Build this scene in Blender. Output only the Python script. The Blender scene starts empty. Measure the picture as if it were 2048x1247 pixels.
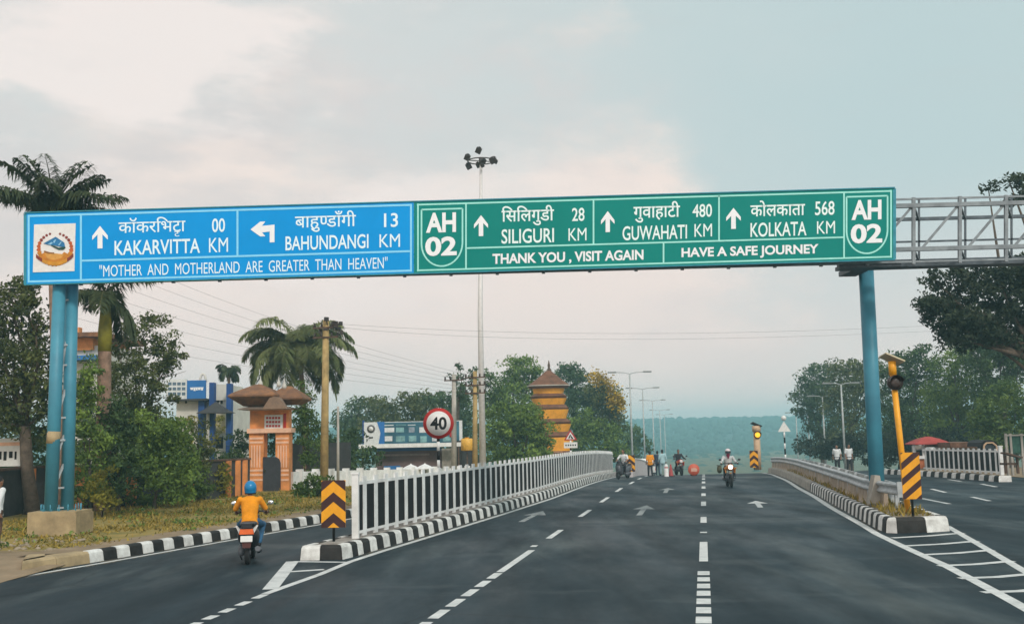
import bpy, bmesh, math, random
import numpy as np
from mathutils import Vector, Matrix
R = math.radians
SC = bpy.context.scene
COL = SC.collection

# ------------------------------------------------------------------ camera, sky, sun, exposure
F = 2155.0; CAMH = 2.5
PITCH = math.atan((870 - 623.5) / F); ROLL = R(1.2)
cam = bpy.data.cameras.new('camera'); cam.sensor_width = 36; cam.lens = 36 * F / 2048
cam.clip_start = .1; cam.clip_end = 9000
co = bpy.data.objects.new('camera', cam); COL.objects.link(co)
co.matrix_world = Matrix.Translation((0, 0, CAMH)) @ Matrix.Rotation(R(90) + PITCH, 4, 'X') @ Matrix.Rotation(-ROLL, 4, 'Z')
SC.camera = co
SC.view_settings.view_transform = 'Standard'; SC.view_settings.look = 'None'
SC.view_settings.exposure = 0.0; SC.view_settings.gamma = 1
SC.cycles.max_bounces = 6; SC.cycles.diffuse_bounces = 3; SC.cycles.volume_bounces = 1
SC.cycles.use_denoising = True

SUN_EL, SUN_AZ = R(40), R(152)          # behind the camera on its right
world = bpy.data.worlds.new('World'); SC.world = world; world.use_nodes = True
wn, wl = world.node_tree.nodes, world.node_tree.links
wn.clear()
def wnode(t, **k):
    n = wn.new(t)
    for a, b in k.items(): setattr(n, a, b)
    return n
sky = wnode('ShaderNodeTexSky', sky_type='NISHITA', sun_disc=False, sun_elevation=SUN_EL, sun_rotation=SUN_AZ, dust_density=3)
skm = wnode('ShaderNodeMix', data_type='RGBA', blend_type='MULTIPLY'); skm.inputs[0].default_value = 1
wl.new(sky.outputs[0], skm.inputs[6]); skm.inputs[7].default_value = (.08, .08, .08, 1)
tc = wnode('ShaderNodeTexCoord')
sep = wnode('ShaderNodeSeparateXYZ'); wl.new(tc.outputs['Generated'], sep.inputs[0])
def wmath(op, a, b=None):
    n = wnode('ShaderNodeMath', operation=op)
    for i, v in enumerate((a, b)):
        if v is None: continue
        if isinstance(v, (int, float)): n.inputs[i].default_value = v
        else: wl.new(v, n.inputs[i])
    return n.outputs[0]
def wmix(f, a, b):
    n = wnode('ShaderNodeMix', data_type='RGBA')
    for i, v in ((0, f), (6, a), (7, b)):
        if isinstance(v, (int, float)): n.inputs[i].default_value = v
        elif isinstance(v, tuple): n.inputs[i].default_value = (*v, 1)
        else: wl.new(v, n.inputs[i])
    return n.outputs[2]
def wramp(v, stops):
    n = wnode('ShaderNodeValToRGB'); e = n.color_ramp.elements
    while len(e) < len(stops): e.new(.5)
    for q, (p, c) in zip(e, stops): q.position = p; q.color = (c, c, c, 1)
    n.color_ramp.interpolation = 'EASE'
    wl.new(v, n.inputs[0]); return n.outputs[0]
def wnoise(scale, detail, rough, stretch, off=(0, 0, 0)):
    m = wnode('ShaderNodeMapping'); m.inputs['Scale'].default_value = stretch; m.inputs['Location'].default_value = off
    wl.new(tc.outputs['Generated'], m.inputs[0])
    n = wnode('ShaderNodeTexNoise'); n.inputs['Scale'].default_value = scale; n.inputs['Detail'].default_value = detail
    n.inputs['Roughness'].default_value = rough; wl.new(m.outputs[0], n.inputs['Vector']); return n.outputs[0]
# overcast evening deck: a pink lit bank low and to the left, its ragged top edge, blue grey cloud above and to the right
edge = wmath('ADD', wmath('MULTIPLY', wmath('SUBTRACT', wnoise(5.6, 8, .60, (1, 1, 1.8), (5.3, 1.2, .4)), .5), .62), wmath('MULTIPLY', wmath('SUBTRACT', wnoise(1.6, 3, .5, (1, 1, 1.5), (2, 7, 1)), .5), .25))
zb = wmath('MULTIPLY', wramp(sep.outputs[0], [(.06, 1), (.40, 0)]), .30)
bank = wramp(wmath('ADD', wmath('SUBTRACT', zb, sep.outputs[2]), wmath('ADD', edge, .5)), [(.40, 0), (.62, 1)])
right = wramp(wmath('ADD', wmath('ADD', sep.outputs[0], .45), wmath('MULTIPLY', edge, .5)), [(.2, 0), (.80, 1)])
upper = wmix(right, (.73, .745, .73), (.565, .69, .70))
pinkn = wnoise(3.4, 6, .55, (1, 1, 3.0), (1.7, .3, 2.2))
pink = wmix(wramp(pinkn, [(.40, 0), (.60, 1)]), (.76, .71, .69), (.99, .85, .775))
deck = wmix(bank, upper, pink)
puff = wramp(wnoise(3.0, 6, .56, (1, 1, 2.4), (.9, 4.3, 1.2)), [(.50, 0), (.60, 1)])
puff = wmath('MULTIPLY', puff, wramp(wmath('ADD', wmath('MULTIPLY', sep.outputs[0], -1), .5), [(.35, 0), (.70, 1)]))
deck = wmix(wmath('MULTIPLY', puff, .85), deck, (1.0, .90, .85))
wisp = wramp(wnoise(5.5, 6, .6, (1, 1, 4.5), (.4, 2.1, .7)), [(.5, 0), (.75, 1)])
deck = wmix(wmath('MULTIPLY', wisp, .22), deck, (.60, .62, .62))
low = wramp(sep.outputs[2], [(.02, 1), (.24, 0)])
deck = wmix(wmath('MULTIPLY', low, .8), deck, (.95, .80, .755))
back = wramp(wmath('ADD', wmath('MULTIPLY', sep.outputs[1], -1), 0), [(.0, 0), (.8, 1)])      # unseen sky behind the camera, gain added to brighten the sign and other fronts
gain = wnode('ShaderNodeMix', data_type='RGBA', blend_type='MULTIPLY'); gain.inputs[0].default_value = 1
wl.new(deck, gain.inputs[6]); wl.new(wmix(back, (1, 1, 1), (1.75, 1.68, 1.6)), gain.inputs[7]); deck = gain.outputs[2]
final = wmix(.93, skm.outputs[2], deck)
bg = wnode('ShaderNodeBackground'); wl.new(final, bg.inputs[0]); bg.inputs[1].default_value = 1.0
wo = wnode('ShaderNodeOutputWorld'); wl.new(bg.outputs[0], wo.inputs[0])

sun = bpy.data.lights.new('sun', 'SUN'); sun.energy = 2.0; sun.angle = R(9); sun.color = (1, .93, .84)
so = bpy.data.objects.new('sun', sun); COL.objects.link(so); so.location = (20, -30, 60)
so.rotation_euler = Vector((-math.sin(SUN_AZ) * math.cos(SUN_EL), -math.cos(SUN_AZ) * math.cos(SUN_EL), -math.sin(SUN_EL))).to_track_quat('-Z', 'Y').to_euler()

# ------------------------------------------------------------------ survey helpers
cpt, spt, crl, srl = math.cos(PITCH), math.sin(PITCH), math.cos(ROLL), math.sin(ROLL)
KD = .00069
def Zg(y):                      # the road crests some 78 m out and runs downhill beyond
    if y < 50: return 0.0
    u = min(y - 50, 43.5); z = -KD * u * u
    if y > 93.5: z -= .06 * (min(y, 240) - 93.5)
    return z
def ray(px, py):
    a = (px - 1024) / F; b = (623.5 - py) / F
    x = a * crl + b * srl; y = -a * srl + b * crl
    return Vector((x, cpt - spt * y, spt + cpt * y))
def at(px, py, d):
    r = ray(px, py); return Vector((0, 0, CAMH)) + r * (d / r.y)
def gnd(px, py, dz=0):
    r = ray(px, py); y = 30.
    for i in range(150):
        t = (Zg(y) + dz - CAMH) / r.z; y = .5 * y + .5 * min(max(r.y * t, 3), 300)
    return Vector((r.x * y / r.y, y, Zg(y) + dz))
def foot(px, Y, dz=0, py=950):
    p = at(px, py, Y); return Vector((p.x, Y, Zg(Y) + dz))
SLOPE = .1742                    # the main road runs this much to the right per metre ahead
def rx(off, y): return off + SLOPE * y
RDIR = math.atan2(SLOPE, 1)      # heading of the road, clockwise from +Y

# ------------------------------------------------------------------ materials
MATS = {}
def mat(name, rgb, rough=.6, metal=0, var=.12, scale=6, bump=0, bscale=40, emit=0, rgb2=None, spec=.4, sharp=False):
    if name in MATS: return MATS[name]
    m = bpy.data.materials.new(name); m.use_nodes = True; MATS[name] = m
    nt = m.node_tree; N, L = nt.nodes, nt.links; b = N['Principled BSDF']
    b.inputs['Roughness'].default_value = rough; b.inputs['Metallic'].default_value = metal
    b.inputs['Specular IOR Level'].default_value = spec
    t = N.new('ShaderNodeTexCoord')
    nz = N.new('ShaderNodeTexNoise'); nz.inputs['Scale'].default_value = scale; nz.inputs['Detail'].default_value = 5
    nz.inputs['Roughness'].default_value = .65
    L.new(t.outputs['Object'], nz.inputs['Vector'])
    rp = N.new('ShaderNodeValToRGB'); e = rp.color_ramp.elements
    c2 = rgb2 or tuple(max(0, c * (1 - 2.2 * var)) for c in rgb); c1 = rgb if rgb2 else tuple(min(1, c * (1 + var)) for c in rgb)
    e[0].position, e[1].position = (.44, .56) if sharp else (.3, .7)
    e[0].color = (*c2, 1); e[1].color = (*c1, 1)
    L.new(nz.outputs[0], rp.inputs[0]); L.new(rp.outputs[0], b.inputs['Base Color'])
    if bump:
        n2 = N.new('ShaderNodeTexNoise'); n2.inputs['Scale'].default_value = bscale; n2.inputs['Detail'].default_value = 4
        L.new(t.outputs['Object'], n2.inputs['Vector'])
        bp = N.new('ShaderNodeBump'); bp.inputs['Strength'].default_value = bump; bp.inputs['Distance'].default_value = .02
        L.new(n2.outputs[0], bp.inputs['Height']); L.new(bp.outputs[0], b.inputs['Normal'])
    if emit:
        b.inputs['Emission Color'].default_value = (*rgb, 1); b.inputs['Emission Strength'].default_value = emit
    return m
def leafmat(name, a, b_, c=None):
    if name in MATS: return MATS[name]
    m = bpy.data.materials.new(name); m.use_nodes = True; MATS[name] = m
    N, L = m.node_tree.nodes, m.node_tree.links; b = N['Principled BSDF']
    at_ = N.new('ShaderNodeAttribute'); at_.attribute_name = 'tint'
    rp = N.new('ShaderNodeValToRGB'); e = rp.color_ramp.elements
    e[0].color = (*a, 1); e[1].color = (*b_, 1)
    if c: q = e.new(.9); q.color = (*b_, 1); e[-1].color = (*c, 1)
    L.new(at_.outputs['Fac'], rp.inputs[0]); L.new(rp.outputs[0], b.inputs['Base Color'])
    b.inputs['Roughness'].default_value = .62; b.inputs['Specular IOR Level'].default_value = .25
    tr = N.new('ShaderNodeBsdfTranslucent'); L.new(rp.outputs[0], tr.inputs[0])
    mx = N.new('ShaderNodeMixShader'); mx.inputs[0].default_value = .22
    L.new(b.outputs[0], mx.inputs[1]); L.new(tr.outputs[0], mx.inputs[2]); L.new(mx.outputs[0], N['Material Output'].inputs[0])
    return m

def asphalt():
    m = bpy.data.materials.new('asphalt'); m.use_nodes = True
    N, L = m.node_tree.nodes, m.node_tree.links; b = N['Principled BSDF']
    t = N.new('ShaderNodeTexCoord')
    def noise(scale, st, rot=0, det=5, rough=.6):
        mp = N.new('ShaderNodeMapping'); mp.inputs['Scale'].default_value = st; mp.inputs['Rotation'].default_value = (0, 0, rot)
        L.new(t.outputs['Object'], mp.inputs[0])
        n = N.new('ShaderNodeTexNoise'); n.inputs['Scale'].default_value = scale; n.inputs['Detail'].default_value = det; n.inputs['Roughness'].default_value = rough
        L.new(mp.outputs[0], n.inputs['Vector']); return n.outputs[0]
    def ramp(v, stops):
        n = N.new('ShaderNodeValToRGB'); e = n.color_ramp.elements
        while len(e) < len(stops): e.new(.5)
        for q, (p, c) in zip(e, stops): q.position = p; q.color = (*c, 1)
        L.new(v, n.inputs[0]); return n.outputs[0]
    def mix(f, a, bb, mode='MIX'):
        n = N.new('ShaderNodeMix'); n.data_type = 'RGBA'; n.blend_type = mode
        for i, v in ((0, f), (6, a), (7, bb)):
            if isinstance(v, (int, float)): n.inputs[i].default_value = v
            elif isinstance(v, tuple): n.inputs[i].default_value = (*v, 1)
            else: L.new(v, n.inputs[i])
        return n.outputs[2]
    base = ramp(noise(.35, (1, .5, 1), RDIR), [(.32, (.013, .025, .034)), (.68, (.028, .046, .058))])
    dust = ramp(noise(.42, (1, .25, 1), R(-48), 6, .6), [(.52, (0, 0, 0)), (.70, (1, 1, 1))])
    col = mix(mix(1, dust, (.75, .75, .75), 'MULTIPLY'), base, (.125, .15, .155))
    seam = ramp(noise(.22, (.35, 1, 1), R(8), 7, .62), [(.56, (0, 0, 0)), (.63, (1, 1, 1)), (.70, (.1, .1, .1))])
    col = mix(mix(1, seam, (.30, .30, .30), 'MULTIPLY'), col, (.14, .165, .17))
    vo = N.new('ShaderNodeTexVoronoi'); vo.feature = 'DISTANCE_TO_EDGE'; vo.inputs['Scale'].default_value = .33
    wp = N.new('ShaderNodeMix'); wp.data_type = 'VECTOR'; wp.inputs[0].default_value = .22
    nw = N.new('ShaderNodeTexNoise'); nw.inputs['Scale'].default_value = .9; nw.inputs['Detail'].default_value = 6; L.new(t.outputs['Object'], nw.inputs['Vector'])
    L.new(t.outputs['Object'], wp.inputs[4]); L.new(nw.outputs['Color'], wp.inputs[5]); L.new(wp.outputs[1], vo.inputs['Vector'])
    crack = ramp(vo.outputs['Distance'], [(.0, (.45, .45, .45)), (.012, (1, 1, 1))]); cmask = ramp(noise(.12, (1, 1, 1)), [(.45, (0, 0, 0)), (.6, (1, 1, 1))])
    col = mix(cmask, col, mix(1, col, crack, 'MULTIPLY'))
    track = ramp(noise(.9, (1, .05, 1), RDIR, 3), [(.4, (.62, .62, .62)), (.62, (1.0, 1.0, 1.0))])
    col = mix(.85, col, track, 'MULTIPLY')
    grain = ramp(noise(60, (1, 1, 1), 0, 3, .8), [(.3, (.62, .62, .62)), (.72, (1.25, 1.25, 1.25))])
    col = mix(.6, col, grain, 'MULTIPLY')
    L.new(col, b.inputs['Base Color'])
    rr = ramp(noise(.5, (1, .3, 1), R(-20)), [(.35, (.46, .46, .46)), (.7, (.80, .80, .80))]); L.new(rr, b.inputs['Roughness'])
    b.inputs['Specular IOR Level'].default_value = .14
    bp = N.new('ShaderNodeBump'); bp.inputs['Strength'].default_value = .35; bp.inputs['Distance'].default_value = .01
    L.new(noise(90, (1, 1, 1), 0, 2), bp.inputs['Height']); L.new(bp.outputs[0], b.inputs['Normal'])
    return m
def worn(name, rgb, under, amount, scale=5):    # paint rubbed off in patches
    return mat(name, rgb, .7, var=.1, scale=scale, rgb2=under, sharp=False) if amount > .5 else mat(name, rgb, .7, var=.16, scale=scale)

M = dict(
    white=mat('white_paint', (.84, .84, .84), .55, scale=2.2, bump=.05, rgb2=(.58, .58, .57)),
    kerbw=mat('kerb_white_paint', (.80, .80, .78), .7, scale=3.5, bump=.25, rgb2=(.44, .43, .41)),
    kerbk=mat('kerb_black_paint', (.013, .012, .012), .65, scale=4, bump=.25, rgb2=(.035, .032, .03), spec=.2),
    mark=mat('road_marking_paint', (.68, .69, .68), .65, scale=2.6, bump=.1, rgb2=(.42, .44, .44)),
    markworn=mat('worn_road_marking_paint', (.40, .43, .43), .7, scale=3.5, rgb2=(.05, .06, .065)),
    black=mat('black_paint', (.012, .011, .012), .6, var=.2, spec=.2),
    blue=mat('sign_blue', (.0, .285, .70), .6, var=.04, scale=.6, spec=.15),
    green=mat('sign_green', (.0, .21, .18), .6, var=.04, scale=.6, spec=.15),
    blin=mat('sign_line_pale_blue', (.22, .62, .88), .5, var=.04),
    glin=mat('sign_line_pale_green', (.33, .74, .66), .5, var=.04),
    lett=mat('lettering_white', (.72, .86, .92), .5, var=.03),
    lettg=mat('lettering_white_on_green', (.74, .86, .84), .5, var=.03),
    lettw=mat('lettering_plain_white', (.80, .81, .83), .5, var=.03),
    steel=mat('galvanised_steel', (.52, .55, .57), .5, .25, scale=3, rgb2=(.30, .32, .33)),
    steeld=mat('dark_truss_steel', (.10, .12, .14), .55, .3, var=.2, scale=5),
    teal=mat('teal_column_paint', (.06, .27, .37), .5, scale=1.1, bump=.04, rgb2=(.045, .19, .27)),
    conc=mat('tan_concrete', (.40, .30, .17), .85, var=.18, scale=2.2, bump=.4, bscale=12),
    concg=mat('grey_concrete', (.34, .31, .27), .85, var=.18, scale=2.0, bump=.4, bscale=12),
    tanwall=mat('tan_barrier_concrete', (.42, .33, .25), .85, var=.2, scale=1.5, bump=.3, bscale=10),
    dirt=mat('dirt', (.30, .22, .14), .95, var=.2, scale=1.3, bump=.6, bscale=14, rgb2=(.17, .125, .075)),
    soil=mat('median_soil', (.27, .22, .16), .95, scale=2.5, bump=.7, bscale=14, rgb2=(.15, .12, .075)),
    verge=mat('verge_turf', (.34, .235, .065), .95, scale=1.1, bump=.7, bscale=18, rgb2=(.15, .135, .035)),
    yellow=mat('marker_yellow', (.80, .345, .008), .45, var=.08, scale=3),
    red=mat('sign_red', (.42, .022, .02), .45, var=.06),
    orange=mat('orange_wall_paint', (.74, .28, .085), .75, var=.2, scale=1.6, bump=.1),
    orangel=mat('pale_orange_stripe', (.80, .48, .33), .75, var=.1, scale=3),
    tile=mat('brown_roof_tile', (.30, .135, .055), .8, scale=2.2, bump=.8, bscale=10, rgb2=(.10, .055, .04)),
    darkgate=mat('dark_gate_metal', (.045, .045, .055), .5, .2, var=.15),
    bwhite=mat('building_white', (.62, .60, .55), .8, var=.1, scale=.9),
    bblue=mat('building_blue', (.012, .065, .24), .6, var=.1, scale=2),
    boardblue=mat('board_blue', (.02, .15, .42), .5, var=.06, scale=2),
    glass=mat('window_glass', (.03, .04, .05), .15, var=.1),
    darkwall=mat('dark_grey_wall', (.05, .05, .052), .85, var=.25, scale=1.2, bump=.3, bscale=10),
    polewood=mat('weathered_tan_pole', (.42, .29, .12), .8, var=.2, scale=2.5, bump=.2),
    polegrey=mat('grey_concrete_pole', (.42, .39, .35), .8, var=.14, scale=2),
    bark=mat('bark', (.10, .075, .055), .9, var=.25, scale=6, bump=.6, bscale=16),
    palmbark=mat('palm_bark', (.27, .17, .12), .85, var=.22, scale=5, bump=.4, bscale=14),
    palmgreen=mat('palm_crownshaft', (.30, .27, .03), .6, var=.2, scale=2),
    lampdark=mat('lamp_housing', (.045, .032, .028), .5, var=.15),
    solar=mat('solar_panel', (.04, .045, .055), .25, var=.1),
    amber=mat('lit_amber_lamp', (1.0, .50, .03), .4, var=.02, emit=1.0),
    rubber=mat('tyre_rubber', (.016, .016, .017), .85, var=.2, scale=14),
    plastic=mat('black_plastic', (.026, .028, .034), .38, var=.15, scale=6),
    greypl=mat('grey_plastic', (.10, .105, .12), .4, var=.1),
    chrome=mat('chrome', (.75, .76, .78), .15, 1, var=.03),
    tail=mat('red_tail_lamp', (.70, .11, .01), .25, var=.1, scale=12),
    headlit=mat('lit_headlamp', (1, .95, .85), .3, var=.01, emit=2.2),
    shirty=mat('amber_shirt', (.78, .285, .008), .85, var=.1, scale=7, bump=.3, bscale=16),
    denim=mat('blue_denim', (.035, .115, .22), .85, var=.2, scale=9, bump=.2),
    helmblue=mat('blue_helmet_shell', (.01, .19, .42), .28, var=.08),
    helmwhite=mat('pale_helmet_shell', (.62, .55, .57), .3, var=.06),
    scarf=mat('dark_red_scarf', (.17, .012, .04), .85, var=.2),
    shirtw=mat('white_shirt', (.68, .70, .71), .85, var=.1, scale=6, bump=.25, bscale=14),
    shirtg=mat('pale_grey_jacket', (.50, .52, .53), .85, var=.12, scale=6, bump=.25, bscale=14),
    shirtb=mat('pale_blue_shirt', (.35, .52, .56), .85, var=.12, scale=6),
    shirtd=mat('dark_navy_shirt', (.03, .045, .075), .85, var=.12, scale=6),
    trdark=mat('dark_trousers', (.028, .028, .034), .85, var=.15),
    skin=mat('brown_skin', (.26, .13, .075), .6, var=.08, scale=9),
    hair=mat('black_hair', (.012, .011, .011), .6, var=.2),
    redfab=mat('red_canopy_fabric', (.36, .055, .045), .8, var=.15, scale=3),
    tarp=mat('white_tarp', (.66, .68, .68), .6, var=.1),
    tawny=mat('tawny_board', (.58, .40, .26), .8, var=.15),
    brown=mat('dark_brown_wood', (.11, .065, .045), .85, var=.25, scale=5),
    net=mat('green_netting', (.05, .13, .10), .9, var=.2),
    bikeorange=mat('orange_motorbike_paint', (.60, .20, .02), .3, var=.08),
    bikered=mat('red_motorbike_paint', (.50, .035, .025), .3, var=.08),
    plate=mat('number_plate', (.68, .68, .66), .5, var=.05),
)
ASPH = asphalt()
LF = dict(
    dark=leafmat('leaf_dark', (.020, .044, .018), (.105, .17, .052)),
    mid=leafmat('leaf_mid', (.034, .075, .020), (.23, .33, .062)),
    bright=leafmat('leaf_bright', (.035, .075, .014), (.13, .19, .035)),
    olive=leafmat('leaf_olive', (.034, .050, .018), (.155, .18, .055)),
    yellow=leafmat('leaf_yellow', (.075, .10, .016), (.34, .29, .035)),
    flower=leafmat('leaf_golden_blossom', (.22, .16, .02), (.62, .40, .02)),
    palm=leafmat('leaf_palm', (.026, .042, .020), (.10, .125, .055), (.20, .15, .05)),
    coco=leafmat('leaf_coconut', (.06, .085, .03), (.24, .26, .10), (.24, .20, .07)),
    bluish=leafmat('leaf_bluish', (.024, .052, .024), (.11, .17, .065)),
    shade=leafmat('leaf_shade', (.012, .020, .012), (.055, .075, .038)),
    grass=leafmat('grass_blades', (.12, .11, .025), (.38, .27, .05), (.46, .30, .08)),
)

# ------------------------------------------------------------------ mesh collector
FR = {}                                              # object -> frame of its thing
def frame_of(o):
    while o is not None:
        if o.name in FR: return FR[o.name]
        o = o.parent
    return Matrix.Identity(4)
class MB:
    def __init__(s): s.v = []; s.f = []; s.m = []; s.sm = []
    def add(s, vs, fs, mi=0, smooth=False):
        k = len(s.v); s.v += [tuple(p) for p in vs]
        for f in fs: s.f.append(tuple(i + k for i in f)); s.m.append(mi); s.sm.append(smooth)
        return s
    def box(s, c, size, rz=0, mi=0, rot=None, bev=0):
        x, y, z = (q / 2 for q in size)
        mt = rot if rot is not None else Matrix.Rotation(rz, 3, 'Z')
        c = Vector(c)
        vs = [c + mt @ Vector((sx * x, sy * y, sz * z)) for sx in (-1, 1) for sy in (-1, 1) for sz in (-1, 1)]
        return s.add(vs, [(0, 1, 3, 2), (4, 6, 7, 5), (0, 4, 5, 1), (2, 3, 7, 6), (0, 2, 6, 4), (1, 5, 7, 3)], mi)
    def bar(s, a, b, w, h=None, mi=0, up=(0, 0, 1)):
        a, b = Vector(a), Vector(b); h = h or w
        d = (b - a).normalized(); u = Vector(up)
        if abs(d.dot(u)) > .98: u = Vector((0, 1, 0))
        sx = d.cross(u).normalized(); sz = sx.cross(d).normalized()
        vs = [p + sx * (i * w / 2) + sz * (j * h / 2) for p in (a, b) for i in (-1, 1) for j in (-1, 1)]
        return s.add(vs, [(0, 2, 3, 1), (4, 5, 7, 6), (0, 1, 5, 4), (2, 6, 7, 3), (0, 4, 6, 2), (1, 3, 7, 5)], mi)
    def tube(s, pts, rad, n=8, mi=0, caps=True, smooth=True):
        pts = [Vector(p) for p in pts]
        if isinstance(rad, (int, float)): rad = [rad] * len(pts)
        k = len(pts); rings = []; pu = None
        for i, p in enumerate(pts):
            d = (pts[min(i + 1, k - 1)] - pts[max(i - 1, 0)]).normalized()
            u = Vector((0, 0, 1)) if abs(d.z) < .95 else Vector((1, 0, 0))
            if pu is not None and (pu - d * pu.dot(d)).length > .1: u = pu
            sx = (u - d * u.dot(d)).normalized(); pu = sx; sy = d.cross(sx)
            rings.append([p + sx * (math.cos(2 * math.pi * j / n) * rad[i]) + sy * (math.sin(2 * math.pi * j / n) * rad[i]) for j in range(n)])
        vs = [q for r in rings for q in r]
        fs = [(i * n + j, i * n + (j + 1) % n, (i + 1) * n + (j + 1) % n, (i + 1) * n + j) for i in range(k - 1) for j in range(n)]
        s.add(vs, fs, mi, smooth)
        if caps: b = len(s.v) - len(vs); s.f += [tuple(b + j for j in reversed(range(n))), tuple(b + (k - 1) * n + j for j in range(n))]; s.m += [mi, mi]; s.sm += [False, False]
        return s
    def lathe(s, c, prof, n=16, mi=0, axis='z', smooth=True):
        c = Vector(c); vs = []
        for r, h in prof:
            for j in range(n):
                a = 2 * math.pi * j / n; p = (math.cos(a) * r, math.sin(a) * r, h)
                if axis == 'x': p = (h, p[0], p[1])
                if axis == 'y': p = (p[0], h, p[1])
                vs.append(c + Vector(p))
        k = len(prof)
        fs = [(i * n + j, i * n + (j + 1) % n, (i + 1) * n + (j + 1) % n, (i + 1) * n + j) for i in range(k - 1) for j in range(n)]
        fs += [tuple(reversed(range(n))), tuple((k - 1) * n + j for j in range(n))]
        return s.add(vs, fs, mi, smooth)
    def ell(s, c, r, mi=0, n=12, rot=None):
        c = Vector(c); r = (r, r, r) if isinstance(r, (int, float)) else r; vs = []; k = max(6, n // 2 + 2)
        for i in range(k + 1):
            th = math.pi * (.02 + .96 * i / k)
            for j in range(n):
                a = 2 * math.pi * j / n
                p = Vector((r[0] * math.sin(th) * math.cos(a), r[1] * math.sin(th) * math.sin(a), r[2] * math.cos(th)))
                vs.append(c + (rot @ p if rot is not None else p))
        fs = [(i * n + j, (i + 1) * n + j, (i + 1) * n + (j + 1) % n, i * n + (j + 1) % n) for i in range(k) for j in range(n)]
        fs += [tuple(range(n)), tuple(k * n + j for j in reversed(range(n)))]
        return s.add(vs, fs, mi, True)
    def loft(s, secs, n=14, mi=0, p=2.6):              # sections (center, half width, half height) across the y axis
        vs = []
        for (c, w, h) in secs:
            for j in range(n):
                a = 2 * math.pi * j / n; ca, sa = math.cos(a), math.sin(a)
                vs.append(Vector(c) + Vector((w * math.copysign(abs(ca) ** (2 / p), ca), 0, h * math.copysign(abs(sa) ** (2 / p), sa))))
        k = len(secs)
        fs = [(i * n + j, (i + 1) * n + j, (i + 1) * n + (j + 1) % n, i * n + (j + 1) % n) for i in range(k - 1) for j in range(n)]
        fs += [tuple(range(n)), tuple((k - 1) * n + j for j in reversed(range(n)))]
        return s.add(vs, fs, mi, True)
    def poly(s, pts, mi=0): return s.add(pts, [tuple(range(len(pts)))], mi)
    def prism(s, pts, off, mi=0):
        n = len(pts); off = Vector(off); pts = [Vector(p) for p in pts]
        return s.add(pts + [p + off for p in pts], [tuple(range(n)), tuple(reversed(range(n, 2 * n)))] + [(i, i + n, (i + 1) % n + n, (i + 1) % n) for i in range(n)], mi)
    def build(s, name, mats, parent=None, world=False, fix=True):
        me = bpy.data.meshes.new(name)
        vs = s.v
        if world and parent is not None:
            inv = frame_of(parent).inverted(); vs = [tuple(inv @ Vector(p)) for p in vs]
        me.from_pydata(vs, [], s.f)
        for m_ in (mats if isinstance(mats, (list, tuple)) else [mats]): me.materials.append(m_)
        if me.polygons:
            me.polygons.foreach_set('material_index', s.m); me.polygons.foreach_set('use_smooth', s.sm)
        if fix:
            b = bmesh.new(); b.from_mesh(me); bmesh.ops.recalc_face_normals(b, faces=b.faces); b.to_mesh(me); b.free()
        o = bpy.data.objects.new(name, me); COL.objects.link(o)
        if parent is not None: o.parent = parent
        return o
def tag(o, label=None, cat=None, group=None, kind=None):
    if label: o['label'] = label
    if cat: o['category'] = cat
    if group: o['group'] = group
    if kind: o['kind'] = kind
    return o
def thing(name, label, cat, loc=(0, 0, 0), rz=0, group=None):
    o = bpy.data.objects.new(name, None); COL.objects.link(o); o.empty_display_size = .2
    o.location = loc; o.rotation_euler = (0, 0, rz)
    FR[o.name] = Matrix.Translation(Vector(loc)) @ Matrix.Rotation(rz, 4, 'Z')
    return tag(o, label, cat, group)
def dup(src, loc, rz, label, group=None):
    def cp(o, par):
        c = o.copy(); COL.objects.link(c)
        if par is not None: c.parent = par
        for ch in list(o.children): cp(ch, c)
        return c
    r = cp(src, None); r.location = loc; r.rotation_euler = (0, 0, rz); r['label'] = label
    FR[r.name] = Matrix.Translation(Vector(loc)) @ Matrix.Rotation(rz, 4, 'Z')
    if group: r['group'] = group
    return r
def struct(mb, name, m): return tag(mb.build(name, m, fix=False), kind='structure')

def quads_mesh(name, V, tint, m, parent=None):       # V: (n,4,3) array in world space
    n = len(V)
    if parent is not None:
        inv = np.array(frame_of(parent).inverted()); V = V @ inv[:3, :3].T + inv[:3, 3]
    me = bpy.data.meshes.new(name)
    me.vertices.add(n * 4); me.loops.add(n * 4); me.polygons.add(n)
    me.vertices.foreach_set('co', V.astype(np.float32).ravel())
    me.loops.foreach_set('vertex_index', np.arange(n * 4, dtype=np.int32))
    me.polygons.foreach_set('loop_start', np.arange(0, n * 4, 4, dtype=np.int32))
    me.polygons.foreach_set('loop_total', np.full(n, 4, dtype=np.int32))
    a = me.attributes.new('tint', 'FLOAT', 'FACE'); a.data.foreach_set('value', np.clip(tint, 0, 1).astype(np.float32))
    me.materials.append(m); me.update(); me.validate()
    o = bpy.data.objects.new(name, me); COL.objects.link(o)
    if parent is not None: o.parent = parent
    return o
def unit(v): return v / (np.linalg.norm(v, axis=-1, keepdims=True) + 1e-9)
def leaves(C, size, rng, droop=.35, asp=.45):
    n = len(C)
    d = unit(rng.normal(size=(n, 3)) - np.array([0, 0, droop])); t = rng.normal(size=(n, 3))
    sx = unit(np.cross(d, t)); nn = np.cross(sx, d)
    L = size * rng.uniform(.6, 1.35, (n, 1))
    V = np.stack([C - d * L * .5, C + sx * L * asp * .5 + nn * L * .08, C + d * L * .5, C - sx * L * asp * .5 + nn * L * .08], 1)
    return V

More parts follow.
